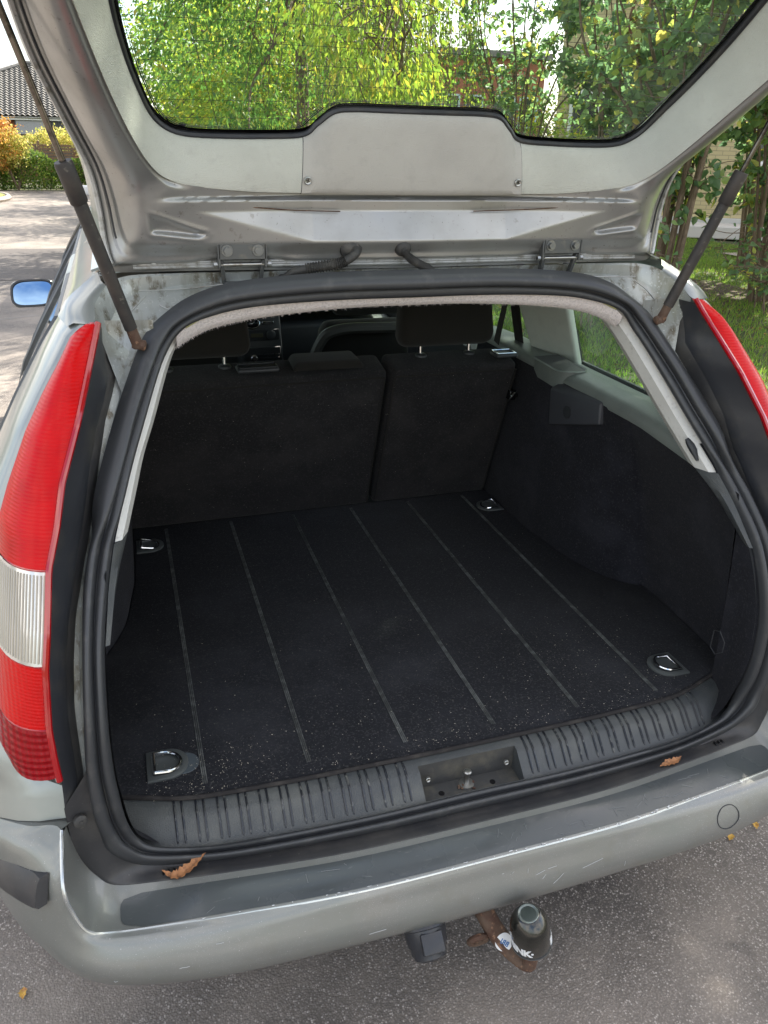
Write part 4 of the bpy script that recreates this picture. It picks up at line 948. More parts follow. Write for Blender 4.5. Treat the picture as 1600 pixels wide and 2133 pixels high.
# interior trim: side arms + centre cover
def trim_rows(jsel, lift=0.):
    T0, G0 = Tc_[jsel], Gc[jsel]; rows = []
    for t, pr, dpt in ((0., -.002, 0), (0., .006, 0), (.05, .012, 0), (.12, .014, 0), (.35, .016, 0), (.6, .015, 0), (.82, .012, 0), (.93, .009, 0), (.985, .004, 0), (1.0, -.006, 0), (1.0, -.016, 0)):
        r = bmix(T0, G0, t)
        low = np.clip((1.75-r[:, 2:3])/.1, 0, 1)
        nrm = np.array([0, -.75, -.40]); nrm = nrm/np.linalg.norm(nrm)
        rows.append(r+nrm*(pr+lift))
    return rows
jc = int(1.13*0)+0
# seam between cover and arms at |x| = .212 on the lower edge: split columns by index
js = 5*n
arm = trim_rows(slice(js, None)); V, F = loft(arm); V2, F2 = mir(V, F)
arms = mk('trim_panel', *join((V, F), (V2, F2)), M['trim'], gate, ang=50)
cov = trim_rows(slice(0, js+1), .0016)
xs_ = np.array([[p[0] for p in r] for r in cov]); sc_ = .210/xs_.max(axis=1)
# keep the cover's side edges straight
cov = [r*np.array([1, 1, 1]) for r in cov]
V, F = loft(cov); V2, F2 = mir(V, F)
cover = mk('trim_cover', *join((V, F), (V2, F2)), M['trim_cover'], gate, ang=50)
for s in (1, -1):
    P = np.array([r[0] for r in arm])*[s, 1, 1]; mk('trim_seam', *tube(P[1:-2]+[0, -.0006, 0], .0007, 5), M['blackplastic'], arms)
    y = .4385; mk('screw', *lathe((s*.201, y, 1.5515), (0, -1, -.15), [(-.002, .0068), (.0015, .0068), (.0028, .0055), (.0018, .0035), (.0018, .002)], 16), M['steel'], cover)
    for a in (0, math.pi/2): mk('screw_slot', *box((s*.201, y-.0032, 1.5512), (.0055, .0012, .0012), 0, 1, Matrix.Rotation(a+.3, 3, 'Y')), M['blackgloss'], cover)
# dark trough between notch and glass: rubber bead round the pane
Gf = np.concatenate([Gc, (Gc[::-1]*[-1, 1, 1])[1:-1]])
Gcl = np.vstack([Gf, Gf[:1]])
mk('glass_gasket', *tube(Gcl+[0, .001, .000], .0062, 8, caps=False), M['blackplastic'], gate)
cen_ = np.stack([np.clip(Gcl[:, 0], -.36, .36)*.93, Gcl[:, 1]*0+.24, Gcl[:, 2]*0+1.82], 1)
dirn = cen_-Gcl; dirn /= np.linalg.norm(dirn, axis=1)[:, None]
mk('frit_band', *loft([Gcl-dirn*.008+[0, .009, .005], Gcl+dirn*.0125+[0, .007, .003]]), M['blackgloss'], gate)
# the pane
gb = Gc+np.array([0, .016, .010]); lo = 0
def pane_rows(off):
    rows = []
    N_ = len(Gc)
    body = [p for p in gb]
    return body
ys_ = []
idx = [i for i in range(4*n, N_) ] if False else None
# columns of the pane: spans from left edge to right edge at equal height
NZ = 44; zs_ = np.linspace(1.612, 2.02, NZ)
edge_z = Gc[:, 2]; 
def edge_at(z):
    E_ = Gc[int(9*n):20*n]; zz = E_[:, 2]; i = int(np.clip(np.searchsorted(zz, z), 1, len(zz)-1)); t = (z-zz[i-1])/(zz[i]-zz[i-1]+1e-9); t = min(1, max(0, t)); return E_[i-1]*(1-t)+E_[i]*t
rows = []
for z in zs_:
    e = edge_at(max(z, 1.618)); w = e[0]+.012; yc = e[1]
    rows.append([(w*u, float(yc)+.008+.010*(1-u*u), z+.004+.005*(1-u*u)) for u in np.linspace(-1, 1, 25)])
pane = mk('rear_window', *loft(rows), M['glass'], gate, thick=.0035)
# heating wires
hw = []
for z in np.arange(1.640, 1.97, .0245):
    e = edge_at(z); w = e[0]-.012
    P = np.array([(w*u, float(e[1])+.0065+.010*(1-u*u), z+.003+.005*(1-u*u)) for u in np.linspace(-1, 1, 19)]); hw.append(tube(P, .00032, 4))
    
mk('heating_wires', *join(*hw), M['blackgloss'], pane, kind='stuff')
P = []
for z in np.linspace(1.625, 1.775, 10):
    e = edge_at(z); P.append((-.345-.055*(z-1.625)/.15, float(e[1])+.006+.010*(1-.6), z+.004))
mk('antenna_wire', *tube(P, .0006, 4), M['blackgloss'], pane)
# printed border dots
ft = []
for k in range(0, 3):
    for j in range(0, len(Gf)*3):
        t = j/3; a = int(t) % len(Gf); b = (a+1) % len(Gf); p = Gf[a]*(1-(t-int(t)))+Gf[b]*(t-int(t))
        if p[2] > 1.86: continue
        ctr = np.array([0, p[1]-.06 if abs(p[0]) > .3 else p[1], max(p[2]+.02, 1.70)]); d = ctr-p
        if abs(p[0]) > .44: d = np.array([-np.sign(p[0]), -.1, .05])
        elif abs(p[0]) > .41: d = np.array([-np.sign(p[0])*.7, -.5, .6])
        elif p[2] > 1.622 and abs(p[0]) > .16: d = np.array([np.sign(p[0])*.7, -.4, .6])
        else: d = np.array([0, -.66, .75])
        d = d/np.linalg.norm(d); q = p+d*(.0135+.0028*k)+[0, .0065, .0028]; r = (.0013, .0010, .0006)[k]
        ft.append(([(q[0]-r, q[1], q[2]), (q[0], q[1]-r*.6, q[2]-r*.8), (q[0]+r, q[1], q[2]), (q[0], q[1]+r*.6, q[2]+r*.8)], [(0, 1, 2, 3)]))
mk('border_dots', *join(*ft), M['blackgloss'], pane, smooth=False, kind='stuff')
# small drain plugs and stains on the inner panel
for p in ((-.503, .472, 1.532), (-.507, .474, 1.49), (-.505, .476, 1.452), (.345, .462, 1.512), (.46, .472, 1.428), (-.47, .475, 1.4155)):
    mk('drain_plug', *lathe(p, (0, -1, 0), [(-.006, .0045), (.003, .004), (.004, .002)], 10), M['gateflange'], gate)
mk('panel_crease', *tube(cr([(-.345, .4465, 1.512), (-.28, .4470, 1.507), (-.22, .4490, 1.503), (-.14, .4510, 1.501)], 6), .0010, 4), M['rust'], gate)
mk('panel_crease', *tube(cr([(.40, .4495, 1.514), (.33, .4470, 1.510), (.25, .4480, 1.505), (.12, .4510, 1.501)], 6), .0010, 4), M['rust'], gate)

# hinges, hoses, struts
for s in (1, -1):
    c = .318*s
    h = mk('hinge', *join(box((c, .452, 1.4375), (.084, .004, .032), .001, 1), box((c-.041, .457, 1.431), (.005, .014, .046), .001, 1), box((c+.041, .457, 1.431), (.005, .014, .046), .001, 1)), M['hingeplate'], car)
    mk('hinge_pin', *join(tube([(c-.051, .458, 1.4125), (c+.051, .458, 1.4125)], .0036, 10), lathe((c-.051, .458, 1.4125), (1, 0, 0), [(0, .006), (.006, .006)], 8), lathe((c+.045, .458, 1.4125), (1, 0, 0), [(0, .006), (.006, .006)], 8)), M['steel'], h)
    for d in (-.027, .027): mk('bolt', *join(lathe((c+d, .450, 1.437), (0, -1, 0), [(0, .0105), (.002, .010)], 16), lathe((c+d, .448, 1.437), (0, -1, 0), [(0, .0068), (.006, .0066)], 6)), M['bracket'], h)
    mk('hinge_arm', *join(hexa([(c-.036, .468, 1.376), (c-.029, .468, 1.376), (c-.029, .480, 1.376), (c-.036, .480, 1.376), (c-.040, .452, 1.420), (c-.034, .452, 1.420), (c-.034, .466, 1.420), (c-.040, .466, 1.420)], .001, 1),
        hexa([(c+.029, .468, 1.376), (c+.036, .468, 1.376), (c+.036, .480, 1.376), (c+.029, .480, 1.376), (c+.034, .452, 1.420), (c+.040, .452, 1.420), (c+.040, .466, 1.420), (c+.034, .466, 1.420)], .001, 1), box((c, .466, 1.379), (.066, .014, .005), .001, 1)), M['hingeplate'], h)
    # gas strut
    a = np.array([s*.513, .365, 1.300]); b = np.array([s*.586, .302, 1.575]); u = (b-a)/np.linalg.norm(b-a)
    g = mk('gas_strut', *tube([a+u*.03, b], .0105, 16), M['strut'], car)
    mk('strut_sleeve', *lathe(b-u*.055, u, [(0, .0118), (.002, .0132), (.056, .0136), (.060, .0125), (.060, .008)], 18), M['strut'], g)
    e = b+u*.30
    mk('piston_rod', *tube([b-u*.01, e], .0049, 12), M['rod'], g)
    mk('ball_socket', *join(tube([a-u*.004, a+u*.034], [.0095, .0088], 12), lathe(a-[s*.002, 0, 0], (-s, -.2, -.2), [(-.010, .0085), (.010, .009), (.012, .006)], 12)), M['rust'], g)
    mk('ball_socket', *lathe(e, u, [(-.012, .008), (.012, .009), (.014, .006)], 12), M['strut'], g)
def hose(P, grommet, base, kind):
    P = cr(P, 10); r = []
    L = len(P)
    for i in range(L):
        t = i/(L-1); r.append(.0078)
    Pd = cr(P, 4); rr = []
    for i in range(len(Pd)):
        t = i/(len(Pd)-1); bel = 1 if (kind == 'mid' and .40 < t < .74) or (kind == 'all' and t > .18) else 0
        rr.append((.0078 if kind == 'mid' else .0060)+(.0030 if kind == 'mid' else .0024)*bel*(.5+.5*math.sin(i*1.25)) )
    h = mk('wiring_hose', *tube(Pd, rr, 14), M['hose'], car, ang=80)
    mk('grommet', *lathe((grommet[0], grommet[1]-.010, grommet[2]), (0, -1, 0), [(-.01, .022 if kind == 'mid' else .017), (.004, .020 if kind == 'mid' else .015), (.008, .014), (.012, .009)], 20), M['hose'], h)
    if base: mk('hose_foot', *box(base, (.050, .020, .006), .003, 2), M['hose'], h)
hose([(-.113, .450, 1.437), (-.114, .438, 1.431), (-.128, .434, 1.421), (-.150, .434, 1.413), (-.190, .438, 1.407), (-.225, .444, 1.400), (-.240, .454, 1.389)], (-.118, .466, 1.437), (-.225, .470, 1.388), 'mid')
hose([(-.018, .450, 1.436), (-.018, .438, 1.429), (-.008, .434, 1.419), (.012, .438, 1.408), (.034, .444, 1.397), (.045, .456, 1.387)], (-.018, .464, 1.437), None, 'all')
# door mirrors
for s in (1, -1):
    c = np.array([s*.925, 3.02, .957])
    def rx(V, k=rad(-20)): return [(p[0], c[1]+(p[1]-c[1])*math.cos(k)-(p[2]-c[2])*math.sin(k), c[2]+(p[1]-c[1])*math.sin(k)+(p[2]-c[2])*math.cos(k)) for p in V]
    V, F = hexa([c+[-.100, .0, -.068], c+[.092, .0, -.060], c+[.080, .09, -.045], c+[-.070, .09, -.045], c+[-.095, .0, .062], c+[.100, .0, .070], c+[.075, .09, .045], c+[-.07, .09, .045]], .024, 5)
    m_ = mk('door_mirror', rx(V), F, M['paint'], car)
    def rr_(sx, sz, y, n_=28): return [c+[sx*np.sign(math.cos(a))*abs(math.cos(a))**.55+.004*math.sin(a), y, sz*np.sign(math.sin(a))*abs(math.sin(a))**.6+.004*math.cos(a)] for a in np.arange(n_)*2*math.pi/n_]
    V, F = loft([rr_(.096, .063, -.001), rr_(.095, .062, -.007), rr_(.087, .055, -.008), rr_(.083, .051, -.001)], cu=True); mk('mirror_surround', rx(V), F, M['blackplastic'], m_)
    P = rr_(.086, .054, -.003); ctr = c+[0, -.0045, 0]
    Pt = [p+np.array([0, .02*(p[2]-c[2]), 0]) for p in P]
    V, F = [tuple(p) for p in Pt], [tuple(range(len(Pt)))]
    mk('mirror_glass', rx(V), F, M['skyglass'], m_, smooth=False)
    mk('mirror_foot', *hexa([c+[-s*.14, .01, -.075], c+[-s*.07, .01, -.06], c+[-s*.07, .07, -.06], c+[-s*.14, .09, -.075], c+[-s*.14, .01, -.02], c+[-s*.07, .01, -.01], c+[-s*.07, .06, -.01], c+[-s*.14, .07, -.02]], .01, 2), M['blackplastic'], m_)

# tow bar, socket
neck = cr([(-.04, .08, .34), (-.035, -.03, .345), (-.020, -.115, .335), (-.008, -.137, .312), (.010, -.155, .285), (.030, -.172, .266), (.043, -.184, .262), (.045, -.188, .285), (.045, -.188, .34)], 6)
T_, N_f, B_f = frames(neck); rows = []
for i, p in enumerate(neck):
    w, h = (.020, .012) if i < 8 else (.017, .013); a = np.arange(12)*2*math.pi/12
    rows.append([p+N_f[i]*(np.sign(math.cos(t))*abs(math.cos(t))**.6)*w+B_f[i]*(np.sign(math.sin(t))*abs(math.sin(t))**.6)*h for t in a])
V, F = loft(rows, cu=True); tow = mk('tow_bar', *(V, F+[tuple(range(12)), tuple(range(len(V)-12, len(V)))]), M['rust'], car, ang=60)
mk('tow_ball', *lathe((.043, -.188, .335), (0, 0, 1), [(0, .012), (.015, .011), (.022, .018), (.035, .025), (.048, .022), (.060, .012)], 18), M['steel'], tow)
P = [(-.036+.017*math.cos(a)-.006*math.sin(a), -.135-.018*math.sin(a)*.55, .288+.022*math.sin(a)) for a in np.linspace(0, 2*math.pi, 25)]
mk('safety_eye', *tube(P, .0062, 8, caps=False), M['rust'], tow)
mk('eye_web', *tube([(-.022, -.133, .293), (-.004, -.142, .300)], .007, 8), M['rust'], tow)
# round maker's sticker on the neck with blue letters
i0 = int(np.argmin(abs(neck[:, 0]-.004)+(neck[:, 2] > .32))); pc = Vector(neck[i0])
camdir = (CAM-pc).normalized(); nx_ = Vector((1, -.25, -.45)).normalized(); tn = Vector(T_[i0]); nn_ = (camdir-tn*camdir.dot(tn)).normalized(); bt = nn_.cross(tn)
fr = Matrix((bt, tn, nn_)).transposed()
def on_neck(q, off=.0145): return pc+fr @ Vector((q[0], q[1], off-.25*(q[0]**2)/.02))
V = [tuple(on_neck((0, 0)))]+[tuple(on_neck((.0165*math.cos(a), .0165*math.sin(a)))) for a in np.linspace(0, 2*math.pi, 24, endpoint=False)]
st_ = mk('round_sticker', V, [(0, i+1, (i+1) % 24+1) for i in range(24)], M['white'], tow)
rot = -1.9
def st_text(v):
    x, y = v.x, v.y; c_, s_ = math.cos(rot), math.sin(rot); return on_neck((x*c_-y*s_, x*s_+y*c_), .0152+v.z)
mk('sticker_lettering', *text_mesh('BRI', .0125, .0001, .0003, lambda v: st_text(Vector((v.x-.010, v.y-.004, v.z)))), M['blue'], st_)
# socket
soc = np.array([-.138, -.112, .345]); ax = np.array([.02, -.72, -.69]); ax /= np.linalg.norm(ax)
s_ = mk('tow_socket', *lathe(soc, ax, [(-.03, .032), (-.01, .041), (.006, .042), (.008, .0385), (.034, .036), (.038, .032), (.056, .029), (.060, .022)], 24), M['blackplastic'], car)
u1 = np.cross(ax, [1, 0, 0]); u1 /= np.linalg.norm(u1)
Rm = Matrix((Vector((1, 0, 0)), Vector(-u1), Vector(ax))).transposed()
for d, sz in (((0, -.032, .030), (.040, .014, .035)), ((.024, .014, .040), (.010, .018, .026)), ((-.024, .014, .040), (.010, .018, .026)), ((0, .030, .022), (.034, .012, .028))):
    mk('socket_flap', *box(tuple(soc+np.array(Rm @ Vector(d))), sz, .003, 2, Rm), M['blackplastic'], s_)

# the cap over the tow ball: a thing of its own
cc = np.array([.042, -.188, .324]); axc = np.array([-.20, .0, 1.]); axc /= np.linalg.norm(axc)
cap = empty('towball_cap', tuple(cc), 'dark translucent cap with white letters fitted over the tow ball', 'tow ball cap')
prof = [(0, .0355), (.002, .0365), (.046, .0352), (.055, .0335), (.060, .0315), (.0765, .0215), (.078, .0195)]
mk('cap_body', *lathe(cc, axc, prof, 36), M['capglass'], cap, ang=50)
mk('cap_top', *lathe(cc, axc, [(.0785, .0185), (.0800, .0175), (.0795, .0150), (.0785, .014)], 28), M['captop'], cap)
mk('cap_rim', *lathe(cc, axc, [(-.0005, .0362), (.0005, .0372), (.0022, .0370)], 36), M['bracket'], cap)
_tc = np.array(CAM)-cc; _tc -= axc*_tc.dot(axc); _tc /= np.linalg.norm(_tc); _sd = np.cross(axc, _tc)
def wrap(v, h0=.010, x0=0.):
    th = (v.x+x0)/.0365; h = v.y+h0; r = .0368+v.z-.0020*h/.052
    return Vector(cc+axc*h+_tc*(r*math.cos(th))+_sd*(r*math.sin(th)))
mk('cap_lettering', *text_mesh('BRINK\u00b7', .0215, .0003, .0009, lambda v: wrap(v, .010, -.062), .93), M['white'], cap, smooth=False)
mk('cap_lettering', *text_mesh('BRINK\u00b7', .0215, .0003, .0009, lambda v: wrap(v, .010, .040), .93), M['white'], cap, smooth=False)
# fallen leaves on the bumper
def leaf_thing(pts, w, m, label, group, name='fallen_leaf', lift=.0):
    P = cr(pts, 6); T, N, B = frames(P); n_ = len(P); rows = []
    for i, p in enumerate(P):
        t = i/(n_-1); ww = w*math.sin(math.pi*min(1, t*.97+.02))**1.1*(1+.28*math.sin(i*2.3))
        rows.append([p+B[i]*0+np.array([-T[i][1], T[i][0], 0])*ww*q+np.array([0, 0, (.45 if q > 0 else .15)*abs(q)*ww*(1+.5*math.sin(i*1.1))+lift]) for q in (-1, -.5, 0, .5, 1)])
    V, F = loft(rows); return mk(name, V, F, m, None, thick=.0003, label=label, cat='leaf', group=group)
leaf_thing([(-.572, .000, .498), (-.556, -.012, .494), (-.540, -.012, .495), (-.515, .0, .500), (-.498, .006, .509)], .0085, M['leafbrown'], 'curled orange brown leaf lying on the left end of the bumper top', 'fallen leaves')
leaf_thing([(.395, -.025, .492), (.412, -.024, .494), (.435, -.022, .494), (.452, -.016, .496)], .007, M['leafbrown'], 'small brown leaf lying on the right half of the bumper top', 'fallen leaves')

# ================================================================== PLANTS
LM = {}
LM['green'] = leaf_mat('green_leaves', [(0, (.06, .13, .028)), (.35, (.09, .19, .03)), (.7, (.14, .25, .035)), (.93, (.24, .30, .04)), (1, (.36, .28, .05))], .5)
LM['lime'] = leaf_mat('yellow_green_leaves', [(0, (.12, .20, .025)), (.4, (.22, .31, .03)), (.8, (.34, .39, .035)), (1, (.45, .34, .04))], .55)
LM['birch'] = leaf_mat('birch_leaves', [(0, (.08, .16, .025)), (.45, (.15, .26, .03)), (.8, (.28, .35, .035)), (.97, (.42, .38, .05)), (1, (.46, .22, .04))], .55)
LM['shrub'] = leaf_mat('large_shrub_leaves', [(0, (.095, .17, .085)), (.4, (.14, .24, .10)), (.75, (.21, .32, .10)), (.90, (.33, .40, .08)), (1, (.60, .48, .10))], .50)
LM['hedge'] = leaf_mat('hedge_leaves', [(0, (.06, .12, .025)), (.5, (.11, .19, .03)), (1, (.22, .27, .04))], .4)
LM['yellow'] = leaf_mat('yellow_autumn_leaves', [(0, (.20, .25, .04)), (.4, (.40, .38, .08)), (.8, (.55, .48, .16)), (1, (.60, .42, .14))], .45)
LM['orange'] = leaf_mat('orange_autumn_leaves', [(0, (.50, .22, .05)), (.5, (.50, .32, .07)), (1, (.36, .11, .04))], .45)
LM['grass'] = leaf_mat('grass_blades', [(0, (.10, .19, .022)), (.5, (.16, .27, .03)), (.9, (.25, .34, .05)), (1, (.32, .30, .10))], .45)
LM['litter'] = leaf_mat('leaf_litter', [(0, (.16, .075, .045)), (.4, (.26, .12, .06)), (.75, (.38, .20, .07)), (1, (.46, .33, .08))], .15)
M['bark'] = mat('brown_bark', (.15, .105, .07), .85, layers=[(30, (.23, .17, .115), .48, .66, 6, (1, 1, .3)), (90, (.075, .052, .036), .6, .7, 4)], bumps=[(40, .8, .006)])
M['barkgrey'] = mat('grey_bark', (.14, .125, .105), .85, layers=[(18, (.07, .06, .05), .45, .65, 8, (1, 1, .35))], bumps=[(30, .8, .008)])
def rnd_unit(n):
    v = RNG.normal(size=(n, 3)); return v/np.linalg.norm(v, axis=1)[:, None]
def leaves_np(P, D, L, W, droop=0., jitter=.6, fold=.25, shape='quad'):
    """P points, D mean directions; folded leaf faces"""
    n = len(P); L = np.broadcast_to(L, (n,))*RNG.uniform(.65, 1.25, n); W = np.broadcast_to(W, (n,))*RNG.uniform(.7, 1.2, n)
    d = D+RNG.normal(0, jitter, (n, 3)); d[:, 2] -= droop; d /= np.linalg.norm(d, axis=1)[:, None]
    r = rnd_unit(n); s = np.cross(d, r); s /= np.linalg.norm(s, axis=1)[:, None]; u = np.cross(s, d)
    L = L[:, None]; W = W[:, None]
    if shape == 'quad':
        a = P; b = P+d*L*.45+s*W*.5+u*W*fold*.5; c = P+d*L; e = P+d*L*.45-s*W*.5+u*W*fold*.5
        V = np.stack([a, b, c, e], 1).reshape(-1, 3); i = np.arange(n)[:, None]*4
        return V, np.concatenate([i+[0, 1, 2], i+[0, 2, 3]], 1).reshape(-1, 3)
    a = P; b1 = P+d*L*.22+s*W*.48+u*W*fold*.5; b2 = P+d*L*.60+s*W*.36+u*W*fold*.3; c = P+d*L-u*W*.18; e2 = P+d*L*.60-s*W*.36+u*W*fold*.3; e1 = P+d*L*.22-s*W*.48+u*W*fold*.5
    V = np.stack([a, b1, b2, c, e2, e1], 1).reshape(-1, 3); i = np.arange(n)[:, None]*6
    return V, np.concatenate([i+[0, 1, 2], i+[0, 2, 3], i+[0, 3, 4], i+[0, 4, 5]], 1).reshape(-1, 3)
def crown(name, P, D, L, W, m, parent, **kw):
    sh = kw.pop('shape', 'quad'); dr = kw.pop('droop', 0.); jt = kw.pop('jitter', .6); pk = kw
    V, F = leaves_np(P, D, L, W, dr, jt, shape=sh)
    return put(bpy.data.objects.new(name, rawmesh(name, V, F, m)), parent, **pk)
def clumps(c, r, n, k, sig, flat=.7, rmin=.35):
    """n leaf points in k clumps inside the ellipsoid c, r"""
    c = np.array(c); r = np.array(r); q = rnd_unit(k)*(RNG.uniform(rmin**3, 1, k)**(1/3))[:, None]; q = c+q*r
    i = RNG.integers(0, k, n); s = sig*RNG.uniform(.6, 1.5, k)
    o = RNG.normal(size=(n, 3))*s[i][:, None]; o[:, 2] *= flat
    return q[i]+o, q
def branches(base, tips, r0, m, parent, sway=.12, name='branch', forks=None):
    for t in tips:
        b = np.array(base, float); t = np.array(t, float); L = np.linalg.norm(t-b)
        m1 = b*.65+t*.35+RNG.normal(0, sway*L*.5, 3)*[1, 1, .3]; m2 = b*.3+t*.7+RNG.normal(0, sway*L*.5, 3)*[1, 1, .3]
        P = cr([b, m1, m2, t], 5); mk(name, *tube(P, np.linspace(r0, r0*.25, len(P)), 7), m, parent)
def tree(name, base, h, crown_c, crown_r, nleaf, kcl, sig, L, W, lm, label, cat='tree', group=None, trunk_r=.12, bark='bark', nb=9, droop=.2, lean=(0, 0), flat=.7, rmin=.35, twigs=60):
    root = empty(name, base, label, cat, group)
    b = np.array(base, float); top = b+[lean[0], lean[1], h]
    P = cr([b+[0, 0, -.1], b*.6+top*.4+RNG.normal(0, .08, 3)*[1, 1, 0], b*.25+top*.75+RNG.normal(0, .12, 3)*[1, 1, 0], top], 6)
    mk('trunk', *tube(P, np.linspace(trunk_r, trunk_r*.35, len(P)), 10), M[bark], root)
    pts, q = clumps(crown_c, crown_r, nleaf, kcl, sig, flat, rmin)
    sel = q[RNG.permutation(len(q))[:nb]]
    for t in sel:
        i = int(len(P)*RNG.uniform(.35, .9)); branches(P[i], [t], trunk_r*.35, M[bark], root)
    tw = []
    for t in q[:twigs]:
        i = int(len(P)*RNG.uniform(.5, .98)); a = P[i]*.45+t*.55+RNG.normal(0, .15, 3); tw.append(tube(cr([P[i], a, t], 4), np.linspace(trunk_r*.12+.004, .003, 9), 4, caps=False))
    if tw: mk('twigs', *join(*tw), M[bark], root, kind='stuff')
    D = (pts-np.array(crown_c)); D /= np.linalg.norm(D, axis=1)[:, None]+1e-6
    crown('crown', pts, D*.6, L, W, LM[lm], root, droop=droop, kind='stuff')
    return root

# left hand broad tree (sky shows through it), weeping birch, tree behind
tree('broadleaf_tree', (2.6, 13.5, 0), 6.4, (2.05, 12.6, 4.3), (2.35, 2.2, 2.9), 17500, 150, .22, .105, .042, 'green', 'loose broad leaved tree left of the weeping birch with sky between its leaves', trunk_r=.13, nb=14, droop=.5)
tree('broadleaf_tree', (3.0, 19, 0), 4.4, (2.9, 18.5, 2.4), (3.3, 2.0, 2.3), 26000, 160, .26, .11, .055, 'lime', 'low yellow green tree behind the loose broad leaved tree', trunk_r=.11, nb=10, droop=.35)
# the weeping birch: hanging twigs
wb = empty('weeping_birch', (3.2, 10.6, .1), 'weeping birch with long hanging twigs of small yellow green leaves', 'tree')
P0 = cr([(3.2, 10.6, 0), (3.15, 10.6, 2.2), (3.3, 10.5, 4.4), (3.1, 10.3, 6.4)], 8)
mk('trunk', *tube(P0, np.linspace(.15, .05, len(P0)), 10), M['barkgrey'], wb)
pts = []; dirs = []; tws = []
for i in range(250):
    a = RNG.uniform(0, 2*math.pi); R = RNG.uniform(.15, 1.3)**1.; x, y = 3.15+R*math.cos(a), 10.0+R*math.sin(a)*1.2; z1 = 6.0-.8*R*R*.5+RNG.uniform(-.6, .3); z0 = RNG.uniform(.55, 2.6)
    n_ = int((z1-z0)/.045); zz = np.linspace(z1, z0, n_); sx = .10*np.sin(zz*1.3+a)+.04*np.sin(zz*4+a*3); sy = .08*np.cos(zz*1.1+a*2)
    Pt = np.stack([x+sx, y+sy, zz], 1); pts.append(Pt+RNG.normal(0, .022, Pt.shape)); tws.append(tube(Pt[::6], .0035, 3, caps=False))
    if i % 14 == 0: branches(P0[int(RNG.uniform(18, 24))], [Pt[0]], .03, M['barkgrey'], wb)
mk('twigs', *join(*tws), M['bark'], wb, kind='stuff')
pts = np.concatenate(pts); crown('crown', pts, np.zeros_like(pts)+[0, 0, -.5], .050, .032, LM['birch'], wb, droop=.5, jitter=.5, kind='stuff')
# a lit bough with drooping long leaves in front of the birch
bg = tree('young_cherry_tree', (2.25, 7.6, .1), 3.3, (1.95, 7.3, 2.75), (.75, .8, .9), 2300, 46, .13, .092, .036, 'lime', 'young tree with drooping bright yellow green leaves in front of the birch', trunk_r=.035, nb=8, droop=1.3, twigs=30)
# far backdrop of taller trees and bushes behind the lawn
FAR = [(3.4, 27.5, 2.5, 'green', 'round dark green tree at the far end behind the left part of the rear window'), (5.2, 24, 4.2, 'green', 'tall green tree far behind the weeping birch'), (8.3, 26.5, 2.3, 'lime', 'pale yellow green bushy tree left of the white lamp post'),
       (5.5, 32, 4.6, 'green', 'broad green tree at the back of the garden'), (19.5, 27, 3.0, 'green', 'dark bushy tree right of the brick building')]
for x, y, r, lm, lb in FAR:
    tree('garden_tree', (x, y, 0), r*1.1, (x, y, r*.95), (r*.85, r*.6, r*.95), 12000, 110, .42, .17, .11, lm, lb, group='garden trees in the distance', trunk_r=.14, nb=6, twigs=20, rmin=.5)

# ---- shrubs with many stems on the right
def stems_shrub(name, base, n_st, spread, h, label, leafL, leafW, nleaf, lm='shrub', single=0, zlo=.7, rst=.022, shade=1., rise=1.0):
    root = empty(name, base, label, 'shrub', 'large leaved shrubs beside the car')
    tips = []; allP = []
    for i in range(n_st):
        a = 2*math.pi*i/n_st+RNG.uniform(-.3, .3); R = spread*RNG.uniform(.35, 1.); b = np.array(base)+[.16*math.cos(a)*RNG.uniform(.2, 1.6), .16*math.sin(a)*RNG.uniform(.2, 1.6), -.05]
        t = np.array(base)+[R*math.cos(a), R*math.sin(a), h*RNG.uniform(.75, 1.05)]
        m1 = b*.62+t*.38+np.array([-.12*R*math.cos(a), -.12*R*math.sin(a), .12*h])+RNG.normal(0, .04, 3)
        P = cr([b, m1, b*.25+t*.75+RNG.normal(0, .07, 3), t], 8); r = rst*RNG.uniform(.6, 1.25)
        mk('stem', *tube(P, np.linspace(r, r*.35, len(P)), 8), M['bark'], root); allP.append(P)
    tw = []; ends = []
    for P in allP:
        for k in range(15):
            i = int(len(P)*RNG.uniform(.10, .98)**.8); i = min(i, len(P)-1); d = rnd_unit(1)[0]*[1, 1, .5]+[0, 0, .15]; L = RNG.uniform(.18, .55)
            Q = cr([P[i], P[i]+d*L*.5+RNG.normal(0, .03, 3), P[i]+d*L-[0, 0, .05*L]], 3); tw.append(tube(Q, np.linspace(.0055, .0022, len(Q)), 4, caps=False)); ends.append(Q)
    mk('twigs', *join(*tw), M['bark'], root, kind='stuff')
    pts = []; dr = []
    per = max(1, int(nleaf/len(ends)))
    for Q in ends:
        k = RNG.uniform(.15, 1, per); idx = k*(len(Q)-1); a = idx.astype(int).clip(0, len(Q)-2); f = (idx-a)[:, None]
        p = Q[a]*(1-f)+Q[a+1]*f+RNG.normal(0, .03, (per, 3)); pts.append(p); dd = (Q[-1]-Q[0])/np.linalg.norm(Q[-1]-Q[0]); dr.append(np.repeat(dd[None], per, 0))
    pts = np.concatenate(pts); dr = np.concatenate(dr); ok = pts[:, 2] > zlo*0+base[2]+.15; pts, dr = pts[ok], dr[ok]
    return root, pts, dr
